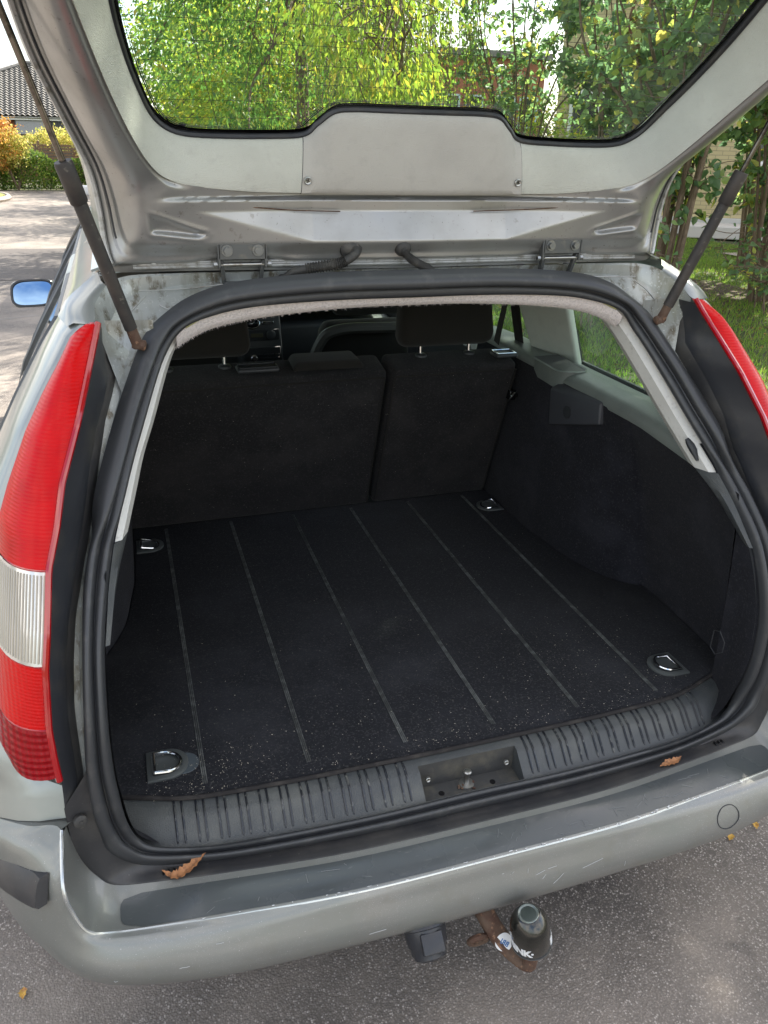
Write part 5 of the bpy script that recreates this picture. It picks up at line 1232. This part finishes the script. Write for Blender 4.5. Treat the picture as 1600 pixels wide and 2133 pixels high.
def single_leaves(root, pts, dirs, L, W, lm, k, eye):
    """the k leaves nearest to the viewer as objects sharing a few meshes, the others as one mesh"""
    d = np.linalg.norm(pts-np.array(eye), axis=1); o = np.argsort(d); near, far = o[:k], o[k:]
    shapes = []
    for q in range(4):
        V, F = leaves_np(np.zeros((1, 3)), np.array([[0, 0, 0.]]), L, W, 0, 0, shape='oval') if False else (None, None)
        w = W*RNG.uniform(.85, 1.15); l_ = L*RNG.uniform(.85, 1.15); f = .12*w; c = .10*l_
        V = [(0, 0, 0), (l_*.18, w*.44, f), (l_*.45, w*.5, f*.9), (l_*.75, w*.26, f*.1), (l_, 0, -c), (l_*.75, -w*.26, f*.1), (l_*.45, -w*.5, f*.9), (l_*.18, -w*.44, f), (l_*.45, 0, .0)]
        F = [(0, 8, 1), (1, 8, 2), (2, 8, 3), (3, 8, 4), (4, 8, 5), (5, 8, 6), (6, 8, 7), (7, 8, 0)]
        me = bpy.data.meshes.new('leaf'); me.from_pydata(V, [], F); me.materials.append(LM[lm]); me.shade_smooth(); shapes.append(me)
    base = Vector(root.location)
    for i in near:
        ob = bpy.data.objects.new('leaf', shapes[int(RNG.integers(4))]); COL.objects.link(ob); ob.parent = root
        dd = Vector(dirs[i])*.6+Vector(RNG.normal(0, .5, 3)); dd.z -= .45; dd.normalize(); s = RNG.uniform(.7, 1.25)
        ob.matrix_local = Matrix.Translation(Vector(pts[i])-base) @ (dd.to_track_quat('X', 'Z').to_matrix().to_4x4() @ Matrix.Rotation(RNG.normal(0, .6), 4, 'X') @ Matrix.Scale(s, 4))
    V, F = leaves_np(pts[far], dirs[far]*.6, L, W, .45, .5, shape='oval'); put(bpy.data.objects.new('leaves', rawmesh('leaves', V, F, LM[lm])), root, kind='stuff')
eye = (-.5, -1, 1.6)
SH = [((4.75, 6.15, .17), 24, 1.15, 3.9, 'multi stemmed shrub with brown stems on the lawn edge right of the raised tailgate', .098, .074, 5200, 290, .020),
      ((5.7, 8.6, .17), 12, 1.2, 4.2, 'tall leafy shrub with pale upright stems seen through the right half of the rear window', .105, .080, 3800, 290, .024),
      ((6.7, 6.5, .17), 12, 1.3, 3.8, 'dense bushy shrub at the right edge behind the gas strut', .10, .075, 4600, 200, .024),
      ((6.0, 5.9, .17), 14, 1.2, 3.7, 'broad shrub with many slanting brown stems in front of the yellow wall', .10, .075, 4200, 220, .026),
      ((7.6, 8.0, .17), 12, 1.3, 3.9, 'shrub closest to the corner of the yellow house wall', .10, .075, 3200, 60, .026),
      ((4.75, 9.6, .17), 13, 1.15, 4.3, 'slender shrub with arching twigs between the birch and the tall leafy shrub', .085, .062, 2300, 150, .016)]
for base, ns, spd, h, lb, LL, WW, nl, k, rs in SH:
    r_, p_, d_ = stems_shrub('lilac_shrub', base, ns, spd, h, lb, LL, WW, nl, rst=rs); single_leaves(r_, p_, d_, LL, WW, 'shrub', k, eye)
tree('garden_bush', (6.6, 12.6, .1), 2.2, (6.3, 12.2, 1.5), (1.2, .9, 1.0), 5200, 70, .16, .08, .045, 'lime', 'low yellow green bush at the foot of the slender shrub', trunk_r=.03, nb=8, droop=.4, twigs=30, cat='shrub')
# low shrubs by the side window and at the foot of the big shrub
for base, h, spd, nl, lb in (((3.6, 5.2, .17), .85, .50, 480, 'low shrub with round leaves seen through the side window'), ((5.6, 5.4, .17), .75, .65, 520, 'low variegated shrub on the grass at the foot of the tall stems')):
    r_, p_, d_ = stems_shrub('low_shrub', base, 7, spd, h, lb, .06, .045, nl, rst=.010); r_['group'] = 'low shrubs on the lawn'; single_leaves(r_, p_, d_, .065, .050, 'shrub', 90, eye)
# unseen tree added right of the view so its canopy shades the car
tree('garden_tree', (5.6, 3.4, .15), 4.6, (4.5, 2.7, 4.6), (2.0, 1.9, 1.3), 25000, 220, .26, .11, .08, 'green', 'small tree added out of view on the right to shade the car and drive', trunk_r=.06, nb=8, twigs=40, group='garden trees in the distance')

# ---- grass on the lawn near the car, leaf litter
def scatter_ground(name, n, x0, x1, y0, y1, L, W, m, up, label, cat, dens=None, group=None):
    xs = RNG.uniform(x0, x1, n); ys = RNG.uniform(y0, y1, n)**1.0
    if dens is not None: ok = RNG.uniform(size=n) < dens(xs, ys); xs, ys = xs[ok], ys[ok]
    z = np.array([lawn_h(a, b) if a > LX-.02 else .0 for a, b in zip(xs, ys)])+(.0 if up else .006)
    P = np.stack([xs, ys, z], 1); D = np.zeros_like(P)+([0, 0, 1.2] if up else [0, 0, 0])
    if not up:
        D = RNG.normal(size=P.shape)*[1, 1, .12]
        V, F = leaves_np(P, D, L, W, 0, .02, .3)
    else: V, F = leaves_np(P, D, L, W, 0, .45, .3)
    o = bpy.data.objects.new(name, rawmesh(name, V, F, m)); put(o, None, label, cat, group, 'stuff')
scatter_ground('grass', 150000, LX, 9.5, 1.2, 13, .055, .0075, LM['grass'], True, 'short green grass of the lawn right of the car', 'grass')
scatter_ground('grass', 60000, 2.5, 18, 13, 29, .09, .014, LM['grass'], True, 'green grass of the lawn further back', 'grass')
scatter_ground('leaf_litter', 9000, LX, 11, 2, 14, .055, .036, LM['litter'], False, 'brown and yellow fallen leaves on the lawn under the shrubs', 'leaf litter', dens=lambda x, y: np.clip(1.2-np.abs(np.hypot(x-4.9, y-6.4)-.3)*.42, .06, 1))
scatter_ground('leaf_litter', 170, 1.15, 1.75, -.6, 4, .05, .03, LM['litter'], False, 'dry leaves gathered along the kerb beside the right rear wheel', 'leaf litter')
# bare soil bed under the shrubs
V = [(4.9+1.5*math.cos(a)*(1+.15*math.sin(3*a)), 6.6+1.6*math.sin(a)*(1+.12*math.cos(2*a)), .168) for a in np.linspace(0, 2*math.pi, 40, endpoint=False)]
mk('soil_bed', V, [tuple(range(40))], mat('dark_soil', (.06, .042, .03), .95, layers=[(20, (.10, .06, .04), .5, .6, 6)], bumps=[(40, 1, .02)]), None, kind='structure')
for i, (x, y, lb, yel) in enumerate(((-.884, .213, 'small yellow leaf on the asphalt left of the rear bumper', 1), (.905, .140, 'yellow leaf on the asphalt right of the bumper end', 1), (.815, .125, 'pale leaf on the asphalt under the right bumper corner', 1), (-1.9, 5.6, 'reddish leaf lying on the open road beside the door mirror', 0), (-1.35, 2.1, 'pale leaf on the asphalt below the left rear light', 1), (1.02, -.02, 'small orange leaf on the asphalt near the dark stain', 0))):
    a = RNG.uniform(0, 6); d = np.array([math.cos(a), math.sin(a), 0])*.014
    leaf_thing([np.array([x, y, .006])-d, np.array([x, y, .009]), np.array([x, y, .007])+d], .008, M['leafyellow' if yel else 'leafbrown'], lb, 'fallen leaves')

# ---- far left: hedge, fence, house, autumn shrubs
hd = empty('hedge', (-5, 29.5, 0), 'clipped green hedge along the far side of the road', 'hedge')
n_ = 46000; hx = RNG.uniform(-14, 9, n_); top = .95+.14*np.sin(hx*1.7)+.12*np.sin(hx*4.1+1); hz = RNG.uniform(0, 1, n_)**.8*top; hy = 29.4+RNG.uniform(-.12, .5, n_)+.12*np.sin(hx*5+hz*4)
Ph = np.stack([hx, hy, hz], 1); crown('foliage', Ph, np.zeros_like(Ph)+[0, -.6, .3], .10, .06, LM['hedge'], hd, kind='stuff')
mk('branches', *join(*[tube([(x, 29.8, 0), (x+.1, 29.75, .5), (x-.1, 29.7, .8)], [.02, .012, .006], 5) for x in np.arange(-13.5, 9, .5)]), M['bark'], hd, kind='stuff')
for (x, y, z, rx, rz, lm, lb, nl) in ((-4.1, 28.9, 1.5, .80, 1.0, 'orange', 'orange and gold autumn shrub at the left edge above the hedge', 4200), (-3.45, 29.3, 1.25, .55, .62, 'yellow', 'pale yellow shrub rising from the hedge next to the orange one', 3800), (-2.2, 32.0, 1.55, .95, .30, 'yellow', 'low band of yellow foliage above the slat fence below the dark garage', 2600), (-1.15, 29.5, 1.75, .42, .85, 'yellow', 'bright yellow green small tree beside the tailgate edge', 2600)):
    r = empty('autumn_shrub', (x, y, 0), lb, 'shrub', 'autumn shrubs above the hedge')
    p, q = clumps((x, y, z), (rx, .5, rz), nl, 60, .12); p = p[p[:, 2] > .1]
    for t in q[:7]: branches((x, y, 0), [t], .022, M['bark'], r)
    crown('foliage', p, np.zeros_like(p)+[0, 0, .3], .085, .05, LM[lm], r, kind='stuff')
fe = empty('slat_fence', (-3, 31.4, 0), 'brown horizontal slat fence behind the hedge', 'fence')
M['fencewood'] = mat('weathered_slats', (.25, .155, .095), .8, layers=[(12, (.13, .085, .055), .45, .7, 6, (1, 1, 6))])
fm = None
for px in range(4):
    x0 = -5.9+1.55*px
    mk('post', *box((x0, 31.45, .75), (.09, .09, 1.5), .01), M['fencewood'], fe)
    for k in range(13):
        if fm is None: V, F = box((0, 0, 0), (1.44, .02, .075), .004, 1); o = mk('slat', V, F, M['fencewood'], fe); fm = o.data
        else: o = bpy.data.objects.new('slat', fm); put(o, fe)
        o.matrix_parent_inverse = Matrix(); o.location = (x0+.775+3, .0-.012*(k % 2), .16+.099*k)
# house with tiled hip roof
H = empty('tiled_house', (-5, 41, 0), 'bungalow with a grey wavy tiled hip roof across the road', 'house')
M['tile'] = mat('grey_concrete_tiles', (.155, .15, .14), .8, layers=[(6, (.22, .215, .20), .45, .7, 7), (30, (.09, .088, .08), .58, .7, 6)])
M['redbrick'] = mat('red_brick_wall', (.30, .11, .06), .85, layers=[(40, (.38, .17, .10), .5, .65, 4)], bumps=[(90, .4, .003)])
M['greyboard'] = mat('dark_grey_boards', (.075, .078, .085), .7, layers=[(6, (.11, .11, .115), .45, .7, 5, (8, 1, .3))])
M['whitewood'] = mat('white_painted_wood', (.78, .77, .74), .6)
M['windowdark'] = mat('dark_window_glass', (.03, .035, .04), .08, 0, 1.)
# the roof faces the road: rows of overlapping tiles with a wave
ex0, ex1, ez, ey = -9.5, 2.6, 2.42, 39.6; rx0, rx1, rz_, ry = -3.6, -2.0, 4.62, 43.0
rows = []; nr = 22; nc = 260
for k in range(nr):
    for e in (0., .98):
        t = (k+e)/nr; xl = ex0+(rx0-ex0)*t; xr = ex1+(rx1-ex1)*t; row = []
        for x in np.linspace(ex0, ex1, nc):
            xc = min(max(x, xl), xr); wv = .032*math.sin(x*2*math.pi/.215)
            row.append((xc, ey+(ry-ey)*t-.03*(1-e), ez+(rz_-ez)*t+.045*(1-e)+wv))
        rows.append(row)
mk('roof_tiles', *loft(rows), M['tile'], H, smooth=False, kind='stuff')
mk('roof', [(ex0, ey+.05, ez-.08), (ex1, ey+.05, ez-.08), (rx1, ry, rz_-.08), (rx0, ry, rz_-.08), (ex0, ey+7, ez-.08), (ex1, ey+7, ez-.08)], [(0, 1, 2, 3), (1, 5, 2), (0, 3, 4), (4, 3, 2, 5)], M['tile'], H, smooth=False)
mk('ridge_tiles', *join(tube([(rx0-.1, ry, rz_+.03), (rx1+.1, ry, rz_+.03)], .10, 8), tube([(ex0, ey, ez+.02), (rx0, ry, rz_+.05)], .09, 8), tube([(ex1, ey, ez+.02), (rx1, ry, rz_+.05)], .09, 8)), M['tile'], H, smooth=False)
mk('roof_window', *box((-1.72, 41.2, 3.50), (.34, .06, .30), .01, 1, Matrix.Rotation(rad(-33), 3, 'X')), M['whitewood'], H)
mk('wall', *box((-3.45, 43.4, 1.2), (10.6, 6.6, 2.4), 0), M['redbrick'], H, smooth=False)
mk('fascia', *box((-3.45, 39.72, 2.33), (12.1, .05, .13), .005), M['whitewood'], H, smooth=False)
mk('garage_front', *box((-3.1, 39.9, 1.35), (2.2, .12, 1.9), .0), M['greyboard'], H, smooth=False)
mk('garage_panel', *prism([(-4.15, 39.80, 2.25), (-2.78, 39.80, 2.25), (-3.22, 39.80, 1.72), (-4.15, 39.80, 1.72)], (0, -.03, 0)), mat('pale_grey_panel', (.36, .36, .37), .7), H, smooth=False)
mk('garage_beam', *box((-3.0, 39.76, 1.66), (2.5, .08, .10), 0), M['blackplastic'], H, smooth=False)
for k in range(10): mk('board', *box((-3.1+.115*k, 39.82, 1.9), (.10, .03, .70), .003, 1), M['greyboard'], H, smooth=False)
w = mk('window', *join(box((-1.55, 40.05, 1.98), (.50, .06, .06), 0), box((-1.55, 40.05, 1.42), (.50, .06, .06), 0), box((-1.79, 40.05, 1.70), (.06, .06, .60), 0), box((-1.31, 40.05, 1.70), (.06, .06, .60), 0)), M['whitewood'], H, smooth=False)
mk('pane', *box((-1.55, 40.07, 1.70), (.44, .02, .52), 0), M['windowdark'], w, smooth=False)
mk('garden_post', *box((-1.42, 39.2, .75), (.12, .12, 1.5), .01), M['whitewood'], H)

# yellow brick house behind the shrubs on the right
Y = empty('yellow_house', (7.95, 14.4, 0), 'pale yellow brick house behind the shrubs on the right', 'house')
def brick_mat():
    m, n, l = _nt('pale_yellow_brick'); b = n['Principled BSDF']; t = n.new('ShaderNodeTexCoord'); mpn = n.new('ShaderNodeMapping')
    mpn.inputs['Rotation'].default_value = (rad(90), 0, 0); l.new(t.outputs['Object'], mpn.inputs[0])
    x = n.new('ShaderNodeTexBrick'); x.inputs['Scale'].default_value = 1.; x.inputs['Brick Width'].default_value = .24; x.inputs['Row Height'].default_value = .075; x.inputs['Mortar Size'].default_value = .006
    x.inputs['Color1'].default_value = (.50, .42, .22, 1); x.inputs['Color2'].default_value = (.56, .47, .27, 1); x.inputs['Mortar'].default_value = (.33, .28, .17, 1)
    l.new(mpn.outputs[0], x.inputs['Vector']); l.new(x.outputs['Color'], b.inputs['Base Color']); b.inputs['Roughness'].default_value = .85
    p = n.new('ShaderNodeBump'); p.inputs['Strength'].default_value = .5; p.inputs['Distance'].default_value = .01; p.invert = True; l.new(x.outputs['Fac'], p.inputs['Height']); l.new(p.outputs[0], b.inputs['Normal'])
    return m
M['ybrick'] = brick_mat()
wx0 = 7.95; wy = 14.4
mk('wall', *box((wx0+7, wy+4, 2.9), (14, 8, 5.8), 0), M['ybrick'], Y, smooth=False)
def window(xc, zc, w_, h_, par, y):
    f = mk('window', *join(box((xc, y-.03, zc+h_/2), (w_, .08, .07), 0), box((xc, y-.03, zc-h_/2), (w_, .08, .07), 0), box((xc-w_/2, y-.03, zc), (.07, .08, h_+.07), 0), box((xc+w_/2, y-.03, zc), (.07, .08, h_+.07), 0), box((xc, y-.03, zc), (.05, .07, h_), 0)), M['whitewood'], par, smooth=False)
    mk('pane', *box((xc, y-.02, zc), (w_-.05, .02, h_-.04), 0), M['windowdark'], f, smooth=False); mk('sill', *box((xc, y-.08, zc-h_/2-.05), (w_+.16, .14, .04), .005), M['whitewood'], f, smooth=False)
for xc in (8.75, 12.2, 16.): window(xc, 2.05, 1.05, 1.15, Y, wy)
mk('roof', *hexa([(wx0-.3, wy-.4, 5.75), (wx0+14.3, wy-.4, 5.75), (wx0+14.3, wy+8.4, 5.75), (wx0-.3, wy+8.4, 5.75), (wx0-.3, wy+3.9, 8.2), (wx0+14.3, wy+3.9, 8.2), (wx0+14.3, wy+4.1, 8.2), (wx0-.3, wy+4.1, 8.2)], 0), M['tile'], Y, smooth=False)
mk('plinth', *box((wx0+7, wy-.03, .2), (14.02, .05, .5), .005), mat('white_plinth', (.62, .60, .56), .8), Y, smooth=False)
mk('terrace_step', *box((12.2, 13.5, .28), (3.2, .8, .22), .02), mat('pale_steps', (.60, .56, .52), .8), Y, smooth=False)
Y.rotation_euler.z = rad(-31)
# distant red brick building and white lamp post
Bk = empty('brick_building', (15.5, 34, 0), 'red brick building with pale blue framed windows far behind the birch', 'building')
mk('wall', *box((15.4, 37, 2.6), (5.2, 6, 5.2), 0), M['redbrick'], Bk, smooth=False)
M['bluewood'] = mat('pale_blue_frames', (.50, .62, .66), .6)
for xc in (13.6, 14.7, 16.2, 17.3):
    f = mk('window', *join(box((xc, 33.96, 3.62), (.82, .08, .07), 0), box((xc, 33.96, 2.45), (.82, .08, .07), 0), box((xc-.4, 33.96, 3.03), (.08, .08, 1.2), 0), box((xc+.4, 33.96, 3.03), (.08, .08, 1.2), 0)), M['bluewood'], Bk, smooth=False)
    mk('pane', *box((xc, 33.98, 3.03), (.74, .03, 1.1), 0), M['windowdark'], f, smooth=False)
mk('roof_edge', *box((15.4, 34.0, 5.2), (5.6, .5, .25), 0), M['tile'], Bk, smooth=False)
lp = empty('lamp_post', (14.0, 30, 0), 'white lamp post in front of the red brick building', 'lamp post')
mk('pole', *tube([(14.0, 30, 0), (14.0, 30, 4.1)], .055, 8), M['whitewood'], lp); mk('lamp_head', *join(lathe((14.0, 30, 4.1), (0, 0, 1), [(0, .07), (.05, .16), (.30, .20), (.36, .05)], 12)), M['whitewood'], lp)
mk('cross_arm', *tube([(13.2, 30, 2.95), (14.6, 30, 2.95)], .03, 6), M['whitewood'], lp)
# grass verge with kerb on the left of the road
V = [(-9, 20.3, .02)]+[(-9+5.6*math.sin(a), 24.6-4.3*math.cos(a), .02) for a in np.linspace(.0, math.pi, 16)]+[(-9, 28.9, .02)]
mk('grass_verge', *prism(V, (0, 0, .10)), mat('verge_grass', (.20, .23, .06), .9, layers=[(8, (.30, .27, .08), .5, .65, 6)], bumps=[(30, .6, .02)]), None, smooth=False, kind='structure')
P = np.array([(-9+5.7*math.sin(a), 24.6-4.4*math.cos(a), .06) for a in np.linspace(.1, math.pi-.1, 30)])
mk('verge_kerb', *tube(P, .075, 6), M['kerb'], None, kind='structure')
# silver car parked ahead
PC = empty('parked_car', (-.05, 9.4, 0), 'silver car parked ahead with its left mirror showing past the raised tailgate', 'car')
def pc_sec(y, zt, w): return [(-w*.97, y, .28), (-w, y, .5), (-w*.99, y, .78), (-w*.93, y, .92), (-w*.70, y, zt-.04 if zt > 1.1 else .94), (-w*.45, y, zt if zt > 1.1 else .98), (w*.45, y, zt if zt > 1.1 else .98), (w*.70, y, zt-.04 if zt > 1.1 else .94), (w*.93, y, .92), (w*.99, y, .78), (w, y, .5), (w*.97, y, .28)]
cx_ = .05
rows = [[(x+cx_-.05, y_, z) for x, y_, z in pc_sec(y, zt, w)] for y, zt, w in ((7.25, 1.0, .70), (7.32, 1.0, .80), (7.6, 1.30, .84), (8.0, 1.42, .86), (9.2, 1.46, .87), (9.9, 1.40, .87), (10.6, 1.0, .86), (11.2, .98, .82), (11.45, .9, .70))]
V, F = loft(rows); F = F+[tuple(range(12))]; mk('body', V, F, M['paint'], PC, ang=50)
for s in (-1, 1):
    V, F = loft([[(s*.815, y, .955) for y in np.linspace(7.9, 10.2, 8)], [(s*.64, y, 1.36) for y in np.linspace(8.1, 9.75, 8)]]); V = [(v[0]+s*.012, v[1], v[2]+.004) for v in V]
    mk('side_window', V, F, M['windowdark'], PC)
    mk('tail_lamp', *box((s*.66, 7.245, .80), (.22, .05, .20), .02), M['lensred'], PC)
    for y in (7.95, 10.55):
        t = mk('wheel', *lathe((s*.78, y, .31), (s, 0, 0), [(-.08, .30), (.08, .31), (.10, .28), (.10, .2), (.02, .18)], 20), M['tyre'], PC); mk('rim', *lathe((s*.80, y, .31), (s, 0, 0), [(0, .2), (.075, .2), (.085, .05)], 16), M['bracket'], t)
    m_ = mk('wing_mirror', *hexa([(s*.86, 9.85, .97), (s*1.06, 9.85, .97), (s*1.04, 9.98, .98), (s*.87, 9.98, .98), (s*.87, 9.85, 1.10), (s*1.05, 9.85, 1.10), (s*1.02, 9.98, 1.08), (s*.88, 9.98, 1.08)], .035, 4), M['whitewood'], PC)
mk('rear_window', *prism([(-.55, 7.33, 1.02), (.55, 7.33, 1.02), (.50, 7.63, 1.30), (-.50, 7.63, 1.30)], (0, -.01, .005)), M['windowdark'], PC)
PC.location.x += .15
